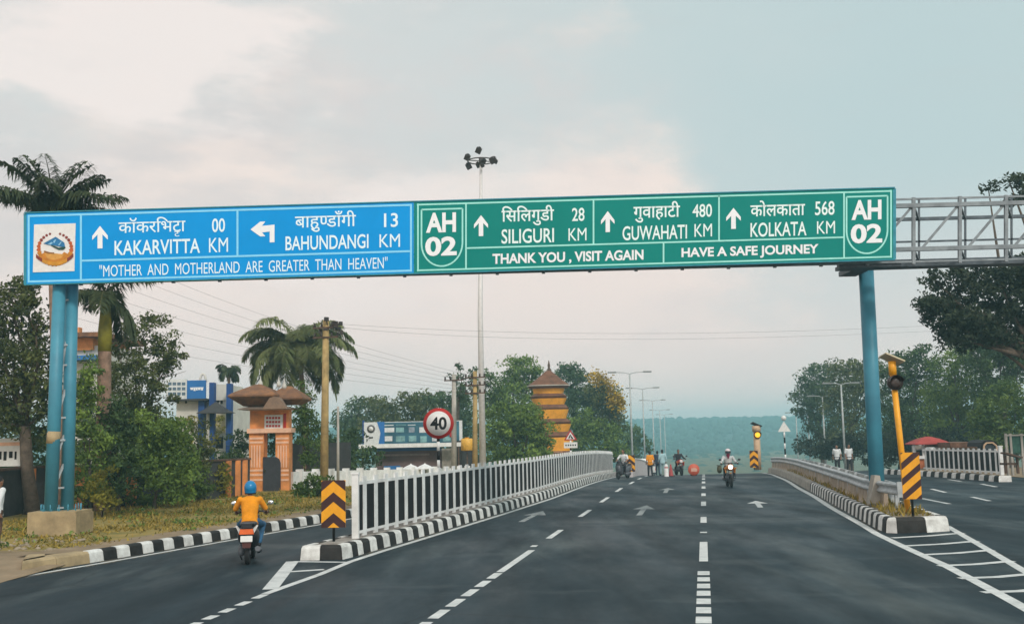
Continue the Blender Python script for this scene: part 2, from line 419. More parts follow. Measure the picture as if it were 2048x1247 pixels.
# ------------------------------------------------------------------ ground, road, verge
mb = MB()
ys = list(np.arange(-15, 100, 2.5)) + list(np.arange(100, 260, 8)) + [300, 400, 600, 900, 1100, 1330]
xs = [-900, -300, -120, -60, -30, 0, 30, 60, 120, 300, 1150]
mb.add([(x, y, Zg(y) - .03) for y in ys for x in xs],
       [(j * 11 + i, j * 11 + i + 1, (j + 1) * 11 + i + 1, (j + 1) * 11 + i) for j in range(len(ys) - 1) for i in range(10)])
struct(mb, 'ground', mat('ground_earth', (.15, .13, .07), .95, scale=.5, rgb2=(.07, .085, .03), bump=.5, bscale=6))

def sheet(name, m, left, right, y0, y1, dz, step=1.2, kind='structure'):
    mb = MB(); n = max(2, int((y1 - y0) / step) + 1)
    for y in np.linspace(y0, y1, n):
        mb.v += [(left(y), y, Zg(y) + dz), (right(y), y, Zg(y) + dz)]
    for i in range(n - 1): mb.f.append((2 * i, 2 * i + 1, 2 * i + 3, 2 * i + 2)); mb.m.append(0); mb.sm.append(True)
    return struct(mb, name, m)
sheet('road', ASPH, lambda y: rx(-17, y) - 4, lambda y: rx(17, y) + 3, -8, 236, 0, 1.5)

def lerp(tab, y):
    return float(np.interp(y, [a for a, b in tab], [b for a, b in tab]))
SEP = [(18, -7.40), (23, -7.60), (27, -7.30), (35, -6.75), (43, -6.30), (60, -5.95), (80, -5.7)]    # right kerb foot of the separator
def sepR(y): return rx(lerp(SEP, y), y)
def sepL(y): return sepR(y) - 1.02 - .004 * (y - 23)
KERBL = [(16.5, -11.2), (20, -10.25), (23.3, -9.06), (28, -7.55), (33, -5.92), (40, -3.9), (50, -1.3), (65, 2.0), (80, 5.0), (100, 8.6)]
def kerbL(y): return lerp(KERBL, y)
def medL(y): return rx(4.22, y)
def railoff(y): return rx(float(np.interp(y, [28.5, 30, 31.5, 36, 52, 73], [5.1, 4.85, 4.64, 4.70, 4.58, 4.46])), y)
def medR(y): return rx(5.80, y)

def kerb(name, path, h, w, inward, stripe=.40, y_plain=None, mats=None, start=0):
    # path of (x, y) feet on the roadside; inward: +1 if the kerb body lies to the left of travel
    P = [Vector((q[0], q[1], 0)) for q in path]; out = [P[0]]; one = [len(q) > 2 for q in path]
    for a, b, o1 in zip(P, P[1:], one[1:]):
        n = 1 if o1 else max(1, int(round((b - a).length / stripe)))
        out += [a.lerp(b, (i + 1) / n) for i in range(n)]
    mb = MB(); prof = [(0, 0), (.035, h * .8), (.07, h * .96), (.12, h), (w, h), (w, h - .06)]
    k = len(prof); tops = []
    for i, p in enumerate(out):
        d = (out[min(i + 1, len(out) - 1)] - out[max(i - 1, 0)]).normalized(); nrm = Vector((-d.y, d.x, 0)) * inward
        tops.append((p, nrm))
    for i in range(len(out) - 1):
        (p, n1), (q, n2) = tops[i], tops[i + 1]
        mi = (i + start) % 2
        if y_plain and p.y > y_plain: mi = 2
        g = .006                                              # a fine joint between blocks
        d = (q - p).normalized()
        vs = [Vector((*(p + d * g + n1 * a)[:2], Zg(p.y) + b)) for a, b in prof] + [Vector((*(q - d * g + n2 * a)[:2], Zg(q.y) + b)) for a, b in prof]
        mb.add(vs, [(j, j + 1, k + j + 1, k + j) for j in range(k - 1)] + [tuple(range(k)), tuple(reversed(range(k, 2 * k)))], mi)
    return struct(mb, name, mats or [M['kerbw'], M['kerbk'], M['concg']])

sep_path = [(sepL(y), y) for y in np.arange(76, 23.2, -2)] + [(sepL(23.2), 23.15), (sepL(23) + .08, 22.92, 1), (sepL(23) + .5, 22.9, 1), (sepR(23) - .05, 22.92, 1), (sepR(23.4), 23.4, 1)] + [(sepR(y), y) for y in np.arange(24, 77, 2)]
kerb('separator_kerb', sep_path, .30, .22, 1, start=1)
sheet('separator_paving', mat('separator_paving', (.36, .33, .30), .9, scale=3, rgb2=(.17, .15, .13), bump=.6, bscale=16), lambda y: sepL(y) + .2, lambda y: sepR(y) - .2, 23.15, 76, .285)
kl = [(kerbL(y), y) for y in (23.3, 25, 28, 30, 33, 36, 40, 45, 50, 57, 65, 72, 80, 90)]
kerb('verge_kerb', kl, .25, .2, 1, .42)
kp = [(gnd(45, 1132).x, gnd(45, 1132).y), (-9.75, 21.6), (-9.06, 23.3)]
kerb('bare_kerb', kp, .24, .42, 1, .9, mats=[M['conc'], M['conc'], M['conc']])
sheet('verge', M['verge'], lambda y: -70, lambda y: kerbL(y) - .7, 24, 92, .20)
sheet('verge_path', M['dirt'], lambda y: kerbL(y) - 1.5, lambda y: kerbL(y) - .18, 23.2, 92, .212)
mb = MB()                                                      # bare earth falling to the road in front of the verge
g = [(gnd(-160, 1300).x - 3, 14.5, -.02), (gnd(-20, 1182).x - .2, 17.8, .006), (gnd(60, 1155).x - .25, 20.4, .006), (-9.3, 22.9, .05), (-9.5, 24.2, .205), (-16, 24.2, .215), (-40, 24.2, .2), (-40, 14.5, .1)]
mb.add(g, [tuple(range(8))]); struct(mb, 'dirt_patch', M['dirt'])
med_path = [(medR(y), y) for y in np.arange(74, 27, -2)] + [(medR(26.9), 26.75, 1), (medR(26.6) - .02, 26.35, 1), (medL(26.1) + 1.0, 26.1, 1), (medL(26.1) + .28, 26.05, 1), (medL(26.4) + .02, 26.25, 1)] + [(medL(y), y) for y in np.arange(27.2, 75, 2)]
kerb('median_kerb', med_path, .36, .24, -1, .40, y_plain=44, start=1)
sheet('median_soil', M['soil'], lambda y: medL(y) + .2, lambda y: medR(y) - .2, 26.4, 74, .33)
sheet('dirt_shoulder', M['dirt'], lambda y: rx(14.6 - .16 * max(0, min(y, 70) - 50), y) + .6, lambda y: 140, 20, 110, .03)

# painted markings: thin sheets 4 mm above the asphalt
def line(mb, pts, w, dz=.004):
    P = [Vector((p[0], p[1], 0)) for p in pts]; Q = [P[0]]
    for a, b in zip(P, P[1:]):
        n = max(1, int((b - a).length / 1.5)); Q += [a.lerp(b, (i + 1) / n) for i in range(n)]
    k = len(mb.v)
    for i, p in enumerate(Q):
        d = (Q[min(i + 1, len(Q) - 1)] - Q[max(i - 1, 0)]).normalized(); nr = Vector((-d.y, d.x, 0)) * w / 2
        for sg in (1, -1): q = p + nr * sg; mb.v.append((q.x, q.y, Zg(q.y) + dz))
    for i in range(len(Q) - 1): mb.f.append((k + 2 * i + 1, k + 2 * i + 3, k + 2 * i + 2, k + 2 * i)); mb.m.append(0); mb.sm.append(False)
def seg(mb, off, y0, y1, w): line(mb, [(rx(off, y0), y0), (rx(off, y1), y1)], w)
mb = MB()
line(mb, [(rx(float(np.interp(y, [20, 26], [4.29, 4.0])) + .025 * math.sin(y * .5), y), y) for y in np.arange(4, 80, 2)], .19)
tip = gnd(530, 1187)
line(mb, [(tip.x, tip.y)] + [(sepR(y) + .24, y) for y in np.arange(20.5, 78, 2)], .15, .005)
line(mb, [(kerbL(y) + .30, y) for y in (16.5, 18, 20, 21.6, 23.3, 26, 29, 33, 38, 45, 55, 65, 80)], .12)
r2 = [(rx(6.1, 36), 36), (gnd(1895, 1052).x, gnd(1895, 1052).y), (gnd(1965, 1092).x, gnd(1965, 1092).y), (gnd(2048, 1141).x, gnd(2048, 1141).y), (rx(5.2, 14), 14)]
line(mb, r2, .17)
struct(mb, 'edge_line', M['mark'])
mb = MB()
for y in np.arange(8.2, 19.6, 1.02): seg(mb, -3.86, y, y + .74, .16)
for y0, y1 in ((20.3, 24.0), (26.6, 28.9), (33.3, 36.2), (40.0, 43.0), (47, 50), (54, 57), (61, 64), (68, 71)): seg(mb, -3.86 + (.0 if y0 < 50 else .1), y0, y1, .15)
line(mb, [(.36, 24.7), (.42, 25.05)], .14)
for y in np.arange(8.1, 19.6, .80): seg(mb, -.1, y, y + .52, .21)
for y0, y1 in ((21.3, 25.0), (27.2, 27.5), (30.2, 32.2), (37.0, 39.2), (42.6, 44.4), (48, 50), (53, 55.2), (58, 60), (63, 65), (68, 70), (73, 75)): seg(mb, -.1, y0, y1, .17)
for k in range(5):
    a = gnd(530 - k * 33, 1188 + k * 14); b = gnd(510 - k * 33, 1196 + k * 14); line(mb, [(a.x, a.y), (b.x, b.y)], .15)
for (p, q) in (((1863, 977), (1891, 984)), ((1944, 993), (1979, 1001)), ((1962, 967), (1993, 973)), ((1844, 996), (1899, 1007)), ((1897, 958), (1922, 962)), ((1820, 966), (1838, 970))):
    a, b = gnd(*p), gnd(*q); line(mb, [(a.x, a.y), (b.x, b.y)], .16)
struct(mb, 'lane_dashes', M['mark'])
mb = MB()
for py, dx in ((1077, 0), (1093, 26), (1111, 52), (1133, 88), (1158, 128), (1186, 172)):     # ladder bars in front of the median
    a = gnd(1776 + dx * 1.02, py - 2); b = gnd(1926 + dx * 1.12 if dx < 150 else 2110, py - 12)
    line(mb, [(a.x + .1, a.y), ((a.x + b.x) / 2, (a.y + b.y) / 2 - .12), (b.x, b.y)], .20, .0035)
A, B, C_ = gnd(540, 1178), gnd(585, 1122), gnd(690, 1121)
line(mb, [(A.x, A.y), (B.x, B.y)], .26, .006); line(mb, [(B.x, B.y), (C_.x + .1, C_.y - .25)], .17, .0035)
a, b = gnd(572, 1143), gnd(648, 1138); line(mb, [(a.x, a.y), (b.x, b.y)], .18, .0035)
struct(mb, 'hatch_marking', M['mark'])
dust = bpy.data.materials.new('gutter_dust'); dust.use_nodes = True; N_, L_ = dust.node_tree.nodes, dust.node_tree.links
b_ = N_['Principled BSDF']; b_.inputs['Base Color'].default_value = (.24, .19, .13, 1); b_.inputs['Roughness'].default_value = .95
t_ = N_.new('ShaderNodeTexCoord'); n_ = N_.new('ShaderNodeTexNoise'); n_.inputs['Scale'].default_value = 3.5; n_.inputs['Detail'].default_value = 6; n_.inputs['Roughness'].default_value = .7
r_ = N_.new('ShaderNodeValToRGB'); r_.color_ramp.elements[0].position = .45; r_.color_ramp.elements[1].position = .66; r_.color_ramp.elements[1].color = (.75, .75, .75, 1)
L_.new(t_.outputs['Object'], n_.inputs['Vector']); L_.new(n_.outputs[0], r_.inputs[0]); L_.new(r_.outputs[0], b_.inputs['Alpha'])
sheet('gutter_dust', dust, lambda y: sepR(y) + .0, lambda y: sepR(y) + .34, 23.5, 76, .0022)
sheet('gutter_dust', dust, lambda y: medL(y) - .30, lambda y: medL(y), 26.5, 74, .0022)
sheet('gutter_dust', dust, lambda y: kerbL(y), lambda y: kerbL(y) + .5, 20, 80, .0022)
def arrow(x, y, L, rot, bent=0, m='mark'):
    mb = MB(); c, s_ = math.cos(rot), math.sin(rot)
    def T(p): X = x + p[0] * c + p[1] * s_; Y = y - p[0] * s_ + p[1] * c; return (X, Y, Zg(Y) + .0045)
    mb.poly([T(p) for p in ((-.09, 0), (.09, 0), (.09, L * .6), (-.09, L * .6))])
    mb.poly([T(p) for p in ((-.36, L * .58), (.36, L * .58), (.0, L))])
    if bent: mb.poly([T(p) for p in ((.09, L * .3), (.5 * bent, L * .45), (.5 * bent, L * .53), (.09, L * .42))])
    struct(mb, 'lane_arrow', M[m])
p = gnd(1521, 1014); arrow(p.x, p.y, 3.4, RDIR)
p = gnd(1042, 1043); arrow(p.x, p.y, 4.4, RDIR, m='markworn')
p = gnd(1278, 1030); arrow(p.x, p.y, 4.6, RDIR, m='markworn')
p = gnd(1330, 985); arrow(p.x, p.y, 4.0, RDIR, m='markworn')

# far hills and the wood on them
rng = np.random.default_rng(5)
def ridge(x, y):
    e = 1 / (1 + math.exp(-(y - 850) / 70))
    return -10 + e * (24.0 + .9 * math.sin(x / 130 + 1) + .004 * x) * (1 if y < 1100 else 1)
mb = MB(); hx = np.arange(-700, 1200, 40); hy = np.arange(420, 1320, 40)
for y in hy:
    for x in hx: mb.v.append((x, y, ridge(x, y) - 3.2))
nx = len(hx)
for j in range(len(hy) - 1):
    for i in range(nx - 1): mb.f.append((j * nx + i, j * nx + i + 1, (j + 1) * nx + i + 1, (j + 1) * nx + i)); mb.m.append(0); mb.sm.append(True)
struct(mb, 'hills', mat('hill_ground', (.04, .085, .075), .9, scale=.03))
mb = MB()
for i in range(8500):
    y = 270 + 930 * rng.random() ** .75; x = rng.uniform(-.36, .75) * y
    z = ridge(x, y) - 3; r = rng.uniform(2.2, 4.2) * (.5 + y / 1500)
    mb.ell((x, y, z + r * .2), (r, r, r * rng.uniform(.6, 1.1)), n=5)
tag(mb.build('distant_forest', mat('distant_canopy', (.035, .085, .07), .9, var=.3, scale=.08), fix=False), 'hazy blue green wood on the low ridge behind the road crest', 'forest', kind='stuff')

# ------------------------------------------------------------------ overhead sign gantry
SY = 28.0
gb = at(110, 1090, SY); G = thing('overhead_sign_gantry', 'long blue and green overhead road sign carried on teal columns across the road', 'road sign', (gb.x, SY, 0))
def sp(px, t, y=SY):                                     # board coordinates: photo column, fraction of board height
    yb = 568 - 50 * (px - 52) / 1735; yt = 427 - 50 * (px - 57) / 1728
    return at(px, yb + (yt - yb) * t, y)
def slab(name, x0, x1, m, label):
    mb = MB(); pts = [sp(x0, 0), sp(x1, 0), sp(x1, 1), sp(x0, 1)]
    mb.prism(pts, (0, .07, 0)); o = tag(mb.build(name, m, G, world=True), label); return o
blue = slab('sign_board', 53, 827.4, M['blue'], 'blue board with distances to two places and a motto')
green = slab('sign_board', 828, 1786, M['green'], 'green board with distances to three places and two route shields')
def strip(mb, a, b, w, off=.006):
    a, b = Vector(a), Vector(b); d = (b - a).normalized(); n = Vector((-d.z, 0, d.x)) * w / 2; o = Vector((0, -off, 0))
    mb.poly([a - n + o, b - n + o, b + n + o, a + n + o])
def frame_lines(par, m, segs, w=.052):
    mb = MB()
    for i, (x0, t0, x1, t1) in enumerate(segs): strip(mb, sp(x0, t0), sp(x1, t1), w, .005 + .0006 * (i % 5))
    mb.build('border_line', m, par, world=True, fix=False)
frame_lines(blue, M['blin'], [(56, .035, 823, .035), (58, .965, 823, .965), (57.5, .02, 57.5, .98), (822, .02, 822, .98), (162, .03, 162, .97), (475, .31, 475, .97), (162, .31, 822, .31)])
frame_lines(green, M['glin'], [(834, .035, 1782, .035), (834, .965, 1782, .965), (836, .02, 836, .98), (1782, .02, 1782, .98), (932, .03, 932, .97), (1187, .33, 1187, .97), (1438, .33, 1438, .97), (1688, .03, 1688, .97), (932, .33, 1688, .33), (1327, .03, 1327, .33)], .042)
mb = MB()                                                # thin darker edging frame round both boards
for x0, t0, x1, t1 in ((50, -.01, 1789, -.01), (50, 1.01, 1789, 1.01)): mb.bar(sp(x0, t0, SY + .03), sp(x1, t1, SY + .03), .1, .03)
for x in (51.5, 1788): mb.bar(sp(x, 0, SY + .03), sp(x, 1, SY + .03), .1, .03)
mb.build('sign_frame', mat('sign_edge_teal', (.02, .24, .32), .5), G, world=True)

def textmesh(s, off=0.0, space=1.0):
    c = bpy.data.curves.new('lettering', 'FONT'); c.body = s; c.size = 1; c.offset = off; c.space_character = space; c.resolution_u = 4; c.fill_mode = 'FRONT'
    o = bpy.data.objects.new('lettering', c); COL.objects.link(o)
    dg = bpy.context.evaluated_depsgraph_get(); dg.update()
    me = bpy.data.meshes.new_from_object(o.evaluated_get(dg))
    V = np.array([v.co[:] for v in me.vertices]).reshape(-1, 3); Fc = [tuple(p.vertices) for p in me.polygons]
    bpy.data.objects.remove(o); bpy.data.meshes.remove(me); bpy.data.curves.remove(c)
    return V, Fc
def glyphs(parts):                                       # several texts set side by side by hand: (text, x, y, scale, clip)
    VV, FF = [], []; cur = 0
    for (s, x, y, k, clip) in parts:
        V, Fc = textmesh(s, .006); x = cur + x
        if clip: V = V.copy(); V[:, 0] = np.minimum(V[:, 0], clip)
        V = V * (k[0], k[1], 1) + (x, y, 0); b = sum(len(q) for q in VV); VV.append(V); cur = max(cur, float(V[:, 0].max())) - .02; FF += [tuple(i + b for i in f) for f in Fc]
    return np.vstack(VV), FF
def letter(par, s, x0, x1, y0, y1, m='lett', off=.012, face=None, slope=-.0289, space=1.0):
    V, Fc = textmesh(s, off, space) if isinstance(s, str) else s
    lo, hi = V.min(0), V.max(0); mb = MB(); pts = []
    for v in V:
        u = (v[0] - lo[0]) / (hi[0] - lo[0]); w = (v[1] - lo[1]) / (hi[1] - lo[1])
        px = x0 + (x1 - x0) * u; py = y1 + (y0 - y1) * w + slope * (px - (x0 + x1) / 2)
        pts.append(at(px, py, SY - .007))
    mb.add(pts, Fc); return mb.build('lettering', M[m], par, world=True, fix=False)
def parrow(par, x, y, w, h, left=False):
    if not left: P = [(-.16, .5), (.16, .5), (.16, -.12), (.5, .12), (.5, -.06), (0, -.5), (-.5, -.06), (-.5, .12), (-.16, -.12)]
    else: P = [(.5, .5), (.30, .5), (.30, -.02), (-.02, .02), (.12, .2), (-.1, .2), (-.5, -.14), (-.1, -.5), (.12, -.5), (-.02, -.30), (.5, -.34)]
    # split into convex pieces
    F_ = [(0, 1, 2, 8), (2, 3, 4, 5), (8, 2, 5), (8, 5, 6, 7)] if not left else [(0, 1, 2, 10), (2, 3, 9, 10), (3, 4, 5, 6), (6, 7, 8, 9), (6, 9, 3)]
    mb = MB(); mb.add([at(x + p[0] * w, y + p[1] * h - .0289 * p[0] * w, SY - .0075) for p in P], F_)
    mb.build('arrow', M['lettw'], par, world=True, fix=False)
parrow(blue, 200, 474, 31, 45); parrow(blue, 525, 464, 48, 42, True)
letter(blue, glyphs([('कॉकरिभ', 0, 0, (1, 1), 0), ('ट', 0, 0, (1, 1), 0), ('ट', -.40, -.30, (.62, .46), 0), ('ा', .0, 0, (1, 1), 0)]), 237, 371, 434, 474)
letter(blue, '00', 424, 450, 436.5, 464); letter(blue, 'KAKARVITTA', 229, 400, 479, 508); letter(blue, 'KM', 418, 456, 475.5, 504, off=0)
letter(blue, '"MOTHER  AND  MOTHERLAND  ARE  GREATER  THAN  HEAVEN"', 199, 775, 521.5, 545, off=0)
letter(blue, glyphs([('बाहु', 0, 0, (1, 1), 0), ('ण', 0, 0, (1, 1), .42), ('डाँगी', 0, 0, (1, 1), 0)]), 590, 712, 422, 463)
letter(blue, '13', 768, 796, 426, 454); letter(blue, 'BAHUNDANGI', 571, 737, 470, 498.5); letter(blue, 'KM', 759, 800, 468, 494, off=0)
for cx, tx, dy in ((884, 882, 0), (1734, 1733, -25.4)):
    letter(green, 'AH', tx - 30, tx + 30, 425 + dy, 464.5 + dy, 'lettw', .034); letter(green, '02', tx - 31.5, tx + 31.5, 473 + dy, 511.5 + dy, 'lettw', .034)
    P = [(-41, 418), (41, 418), (41, 480)] + [(41 * math.cos(a), 486 + 46 * math.sin(a)) for a in np.linspace(.05, math.pi - .05, 18)] + [(-41, 480), (-41, 418)]
    mb = MB()
    for a, b in zip(P, P[1:]): strip(mb, at(cx + a[0], a[1] + dy - .0289 * a[0], SY), at(cx + b[0], b[1] + dy - .0289 * b[0], SY), .042, .0052)
    mb.build('shield_outline', M['glin'], green, world=True, fix=False)
parrow(green, 962, 451, 28, 42); parrow(green, 1215.5, 443, 27, 42); parrow(green, 1467, 436.5, 29, 42)
letter(green, 'िसिलगुडी', 1003, 1108, 411, 451, 'lettg'); letter(green, 'SILIGURI', 1003, 1108, 457, 486, 'lettg'); letter(green, '28', 1144, 1169, 415.5, 442, 'lettg'); letter(green, 'KM', 1137, 1173, 456, 481, 'lettg', 0)
letter(green, 'गुवाहाटी', 1267, 1360, 403, 444, 'lettg'); letter(green, 'GUWAHATI', 1245, 1374, 450.5, 479, 'lettg'); letter(green, '480', 1385, 1424, 408, 434, 'lettg'); letter(green, 'KM', 1389, 1424, 447.5, 473, 'lettg', 0)
letter(green, 'कोलकाता', 1501, 1610, 400, 432, 'lettg'); letter(green, 'KOLKATA', 1501, 1613, 444, 472.5, 'lettg'); letter(green, '568', 1630, 1669, 402, 430, 'lettg'); letter(green, 'KM', 1634, 1670, 442, 467, 'lettg', 0)
letter(green, 'THANK YOU , VISIT AGAIN', 985, 1287, 503, 527, 'lettw', .03); letter(green, 'HAVE A SAFE JOURNEY', 1363, 1637, 491.5, 516, 'lettw', .03)
# emblem panel
mb = MB(); mb.prism([at(x, y, SY - .004) for x, y in ((66, 544.5), (149, 542), (151.6, 446.5), (68.5, 449))], (0, -.01, 0))
ep = mb.build('emblem_panel', mat('emblem_panel_white', (.72, .70, .69), .5, var=.04), G, world=True)
def em(x, y, k=0): return at(50 + x / 8.908, 430 + y / 8.908, SY - .018 - k * .0015)
mb = MB(); mdr = 0
for i in range(26):                                      # wreath of red blossoms closing into orange leaves
    a = R(-78 + 336 * i / 25 - 90 + 180); t = abs(i - 12.5) / 12.5
    a = R(90) + R(18) + R(324) * i / 25; x = 535 + 292 * math.cos(a); y = 590 - 268 * math.sin(a)
    rr = 26 + 40 * (1 - t) ; mi = 0 if t > .75 else (1 if t > .5 else 2)
    mb.poly([em(x + rr * math.cos(q) * (1 if j % 2 else .72), y + rr * math.sin(q) * (1 if j % 2 else .72), i % 4) for j, q in enumerate(np.linspace(0, 2 * math.pi, 11)[:-1])], mi)
for i in range(16):
    q0, q1 = R(205 + 130 * i / 16), R(205 + 130 * (i + 1) / 16)
    mb.poly([em(530 + 260 * math.cos(q0), 590 - 240 * math.sin(q0), 5), em(530 + 260 * math.cos(q1), 590 - 240 * math.sin(q1), 5), em(530 + 180 * math.cos(q1), 590 - 150 * math.sin(q1), 5), em(530 + 180 * math.cos(q0), 590 - 150 * math.sin(q0), 5)], 2)
mb.build('wreath', [mat('blossom_dark_red', (.22, .03, .02)), mat('blossom_orange_red', (.48, .09, .015)), mat('wreath_orange', (.55, .20, .012))], ep, world=True, fix=False)
mb = MB()
mb.poly([em(*p, 6) for p in ((325, 505), (545, 385), (700, 490), (715, 570), (610, 560), (500, 535), (430, 535))], 0)
for p in (((400, 520), (470, 480), (500, 495), (450, 530)), ((500, 470), (540, 430), (555, 440), (520, 500)), ((590, 530), (640, 470), (655, 480), (610, 540))): mb.poly([em(*q, 7) for q in p], 1)
mb.poly([em(*p, 8) for p in ((440, 530), (520, 545), (600, 580), (700, 560), (725, 575), (690, 615), (600, 620), (520, 580))], 2)
mb.build('mountain', [mat('mountain_blue', (.015, .16, .36)), mat('mountain_snow', (.25, .5, .7)), mat('field_green', (.01, .06, .05))], ep, world=True, fix=False)
mb = MB()
mb.poly([em(*p, 7) for p in ((330, 640), (420, 655), (520, 680), (640, 690), (700, 700), (640, 770), (520, 800), (400, 770))], 0)
mb.poly([em(*p, 8) for p in ((340, 630), (440, 660), (520, 665), (515, 690), (430, 690), (345, 670))], 1)
mb.build('clasped_hands', [mat('hands_orange', (.62, .30, .06)), mat('hands_brown', (.25, .10, .02))], ep, world=True, fix=False)
mb = MB(); n = 18
for i in range(n):
    def bp_(t, o): x = 195 + 665 * t; return (x, 725 + 150 * math.sin(math.pi * t) ** .8 - 10 * t + o)
    t0, t1 = i / n, (i + 1) / n
    mb.poly([em(*bp_(t0, -38), 9), em(*bp_(t1, -38), 9), em(*bp_(t1, 28), 9), em(*bp_(t0, 28), 9)], 1 if i < 3 or i > n - 4 else 0)
mb.build('banner', [mat('banner_orange', (.60, .26, .015)), mat('banner_dark_red', (.20, .03, .02))], ep, world=True, fix=False)
# columns
def column(a, b, y, r, top=None):
    p, q = at(*a, y), at(*b, y); mb = MB(); mb.tube([p, q], r, 20); return mb, p, q
for a, b, y in (((101, 1032), (119, 566), 28.30), ((134, 1032), (144, 566), 28.62)):
    mb, p, q = column(a, b, y, .165)
    for k in range(6):
        an = k * math.pi / 3; d = Vector((math.cos(an), math.sin(an), 0))
        mb.box(p + d * .2 + Vector((0, 0, .09)), (.09, .016, .2), an)
    mb.box(p + Vector((0, 0, .0)), (.56, .5, .035)); mb.build('column', M['teal'], G, world=True)
mb = MB(); a_, b_ = at(106, 886, 28.3), at(108, 862, 28.3); mb.tube([a_, b_], .168, 20); mb.build('tape_band', M['conc'], G, world=True)
for y in (1015, 975, 880, 835, 730, 690, 600): MB().bar(at(110 + (1032 - y) * .03, y, 28.3), at(138 + (1032 - y) * .02, y - 1, 28.6), .045).build('brace', M['steel'], G, world=True)
for y0, y1 in ((960, 905), (905, 845), (820, 750), (750, 640)): MB().bar(at(112 + (1032 - y0) * .028, y0, 28.35), at(134 + (1032 - y1) * .02, y1, 28.6), .05).build('brace', M['steel'], G, world=True)
mb = MB(); pl = gnd(112, 1089, .2)
mb.box((at(115, 1065, 28.2).x, 28.35, .5), (1.22, 1.1, .62), bev=0); mb.box((at(148, 1065, 28.2).x + .0, 28.36, .45), (.42, 1.14, .58))
mb.build('plinth', M['conc'], G, world=True)
for k in range(14):
    a = k * .449; MB().tube([(at(118, 1032, 28.3).x + .5 * math.cos(a), 28.42 + .42 * math.sin(a), .78), (at(118, 1032, 28.3).x + .5 * math.cos(a), 28.42 + .42 * math.sin(a), .98)], .014, 6).build('anchor_bolt', M['teal'], G, world=True)
mb, p, q = column((1757, 1030), (1732, 538), 31.0, .21); mb.lathe(p, [(.36, 0), (.36, .04), (.3, .05)]); mb.build('column', M['teal'], G, world=True)
# truss
def tp(px, py, y): return at(px, py - .0255 * (px - 1790), y)
mb = MB(); X0, X1 = 64, 2420
for py, w in ((399, .05), (412, .11), (499, .11), (524, .05)): mb.bar(tp(X0, py, 28.55), tp(X1, py, 28.55), w)
for k in range(-19, 7):
    x = 1827 + 92.5 * k
    if x < X0: continue
    mb.bar(tp(x, 529, 28.55), tp(x, 396, 28.55), .085); (x - 74 > X0) and mb.bar(tp(x - 74, 496, 28.58), tp(x - 4, 415, 28.58), .06)
    mb.bar(tp(x, 412, 28.55), tp(x + 10, 439, 30.1), .06); mb.bar(tp(x, 499, 28.55), tp(x + 10, 521, 30.1), .06)
mb.build('truss_frame', mat('weathered_truss_steel', (.27, .30, .32), .55, .2, scale=3, rgb2=(.13, .145, .16)), G, world=True)
mb = MB()
for py, w in ((439, .09), (484, .05), (523, .10)): mb.bar(tp(X0, py, 30.1), tp(X1, py, 30.1), w)
for k in range(-19, 7):
    x = 1838 + 92.5 * k
    if x < X0: continue
    mb.bar(tp(x, 523, 30.1), tp(x, 400, 30.1), .05)
mb.bar(tp(1676, 533, 29.6), tp(X1, 530, 29.6), .55, .10); mb.bar(tp(1676, 529, 28.7), tp(1800, 529, 28.7), .2, .12)
c = at(1733, 531, 29.6); mb.box((c.x, 30.0, c.z + .02), (.5, 2.7, .14)); mb.build('truss_frame', M['steeld'], G, world=True)

# ------------------------------------------------------------------ railings
def railing(label, path, h, step, gap, post_h, group, top_z=.84):
    x0, y0 = path(0); T = thing('picket_railing', label, 'railing', (x0, y0, Zg(y0) + .28), 0, group)
    L = path(1e9)
    def P(t, z): x, y = path(t); return Vector((x, y, Zg(y) + .285 + z))
    mb = MB(); mb.box(P(0, post_h / 2), (.15, .15, post_h)); mb.box(P(0, post_h + .02), (.19, .19, .04)); mb.build('end_post', M['white'], T, world=True)
    for z, w in ((h * top_z, .075), (.12, .06)):
        mb = MB(); n = 24
        for i in range(n): mb.bar(P(L * i / n, z), P(L * (i + 1) / n, z), .05, w)
        mb.build('rail', M['white'], T, world=True)
    n = int(L / step); meshes = {}
    stuffs = [MB(), MB()]
    for i in range(n):
        for kind, o, w, hh, m in ((1, gap, step * .665, h * top_z - .04, 'black'), (0, gap + step * .5, step * .31, h, 'white')):
            t = .14 + i * step + o
            if t > L - .1: continue
            p = P(t, 0); q = P(t + .01, 0); d = (q - p); an = math.atan2(d.y, d.x)
            mb = MB() if i < 50 else stuffs[kind]
            z0 = .155 if kind else .02
            mb.box(p + Vector((0, 0, (hh + z0) / 2)), (w, .030 if kind else .045, hh - z0), an)
            if i < 50: mb.build('picket', M[m], T, world=True)
    for k, m in ((0, 'white'), (1, 'black')):
        if stuffs[k].v: tag(stuffs[k].build('picket', M[m], T, world=True), kind='stuff')
    return T
def fpath(t):
    if t > 1e8: return 50.0
    y = 24.6 + t * .978; return (sepR(y) - .42, y)
railing('white railing with black and white pickets on the striped separator left of the main road', fpath, 1.36, .70, .02, 1.42, None, .89)
ra, rb = gnd(2004, 951, .25), gnd(1848, 941, .25)
rd = (rb - ra); RL = rd.length
def gpath(t):
    if t > 1e8: return RL
    q = ra + rd * (t / RL); return (q.x, q.y)
railing('short white picket railing on the far right beside the dirt shoulder', gpath, 1.16, .52, .02, 1.26, None, .9)
kerb('shoulder_kerb', [(ra.x + .25, ra.y - .4)] + [(ra.x - .3 + (rb.x - ra.x) * t, ra.y - .3 + (rb.y - ra.y) * t) for t in np.linspace(0, 1.6, 8)], .27, .22, -1, .42)

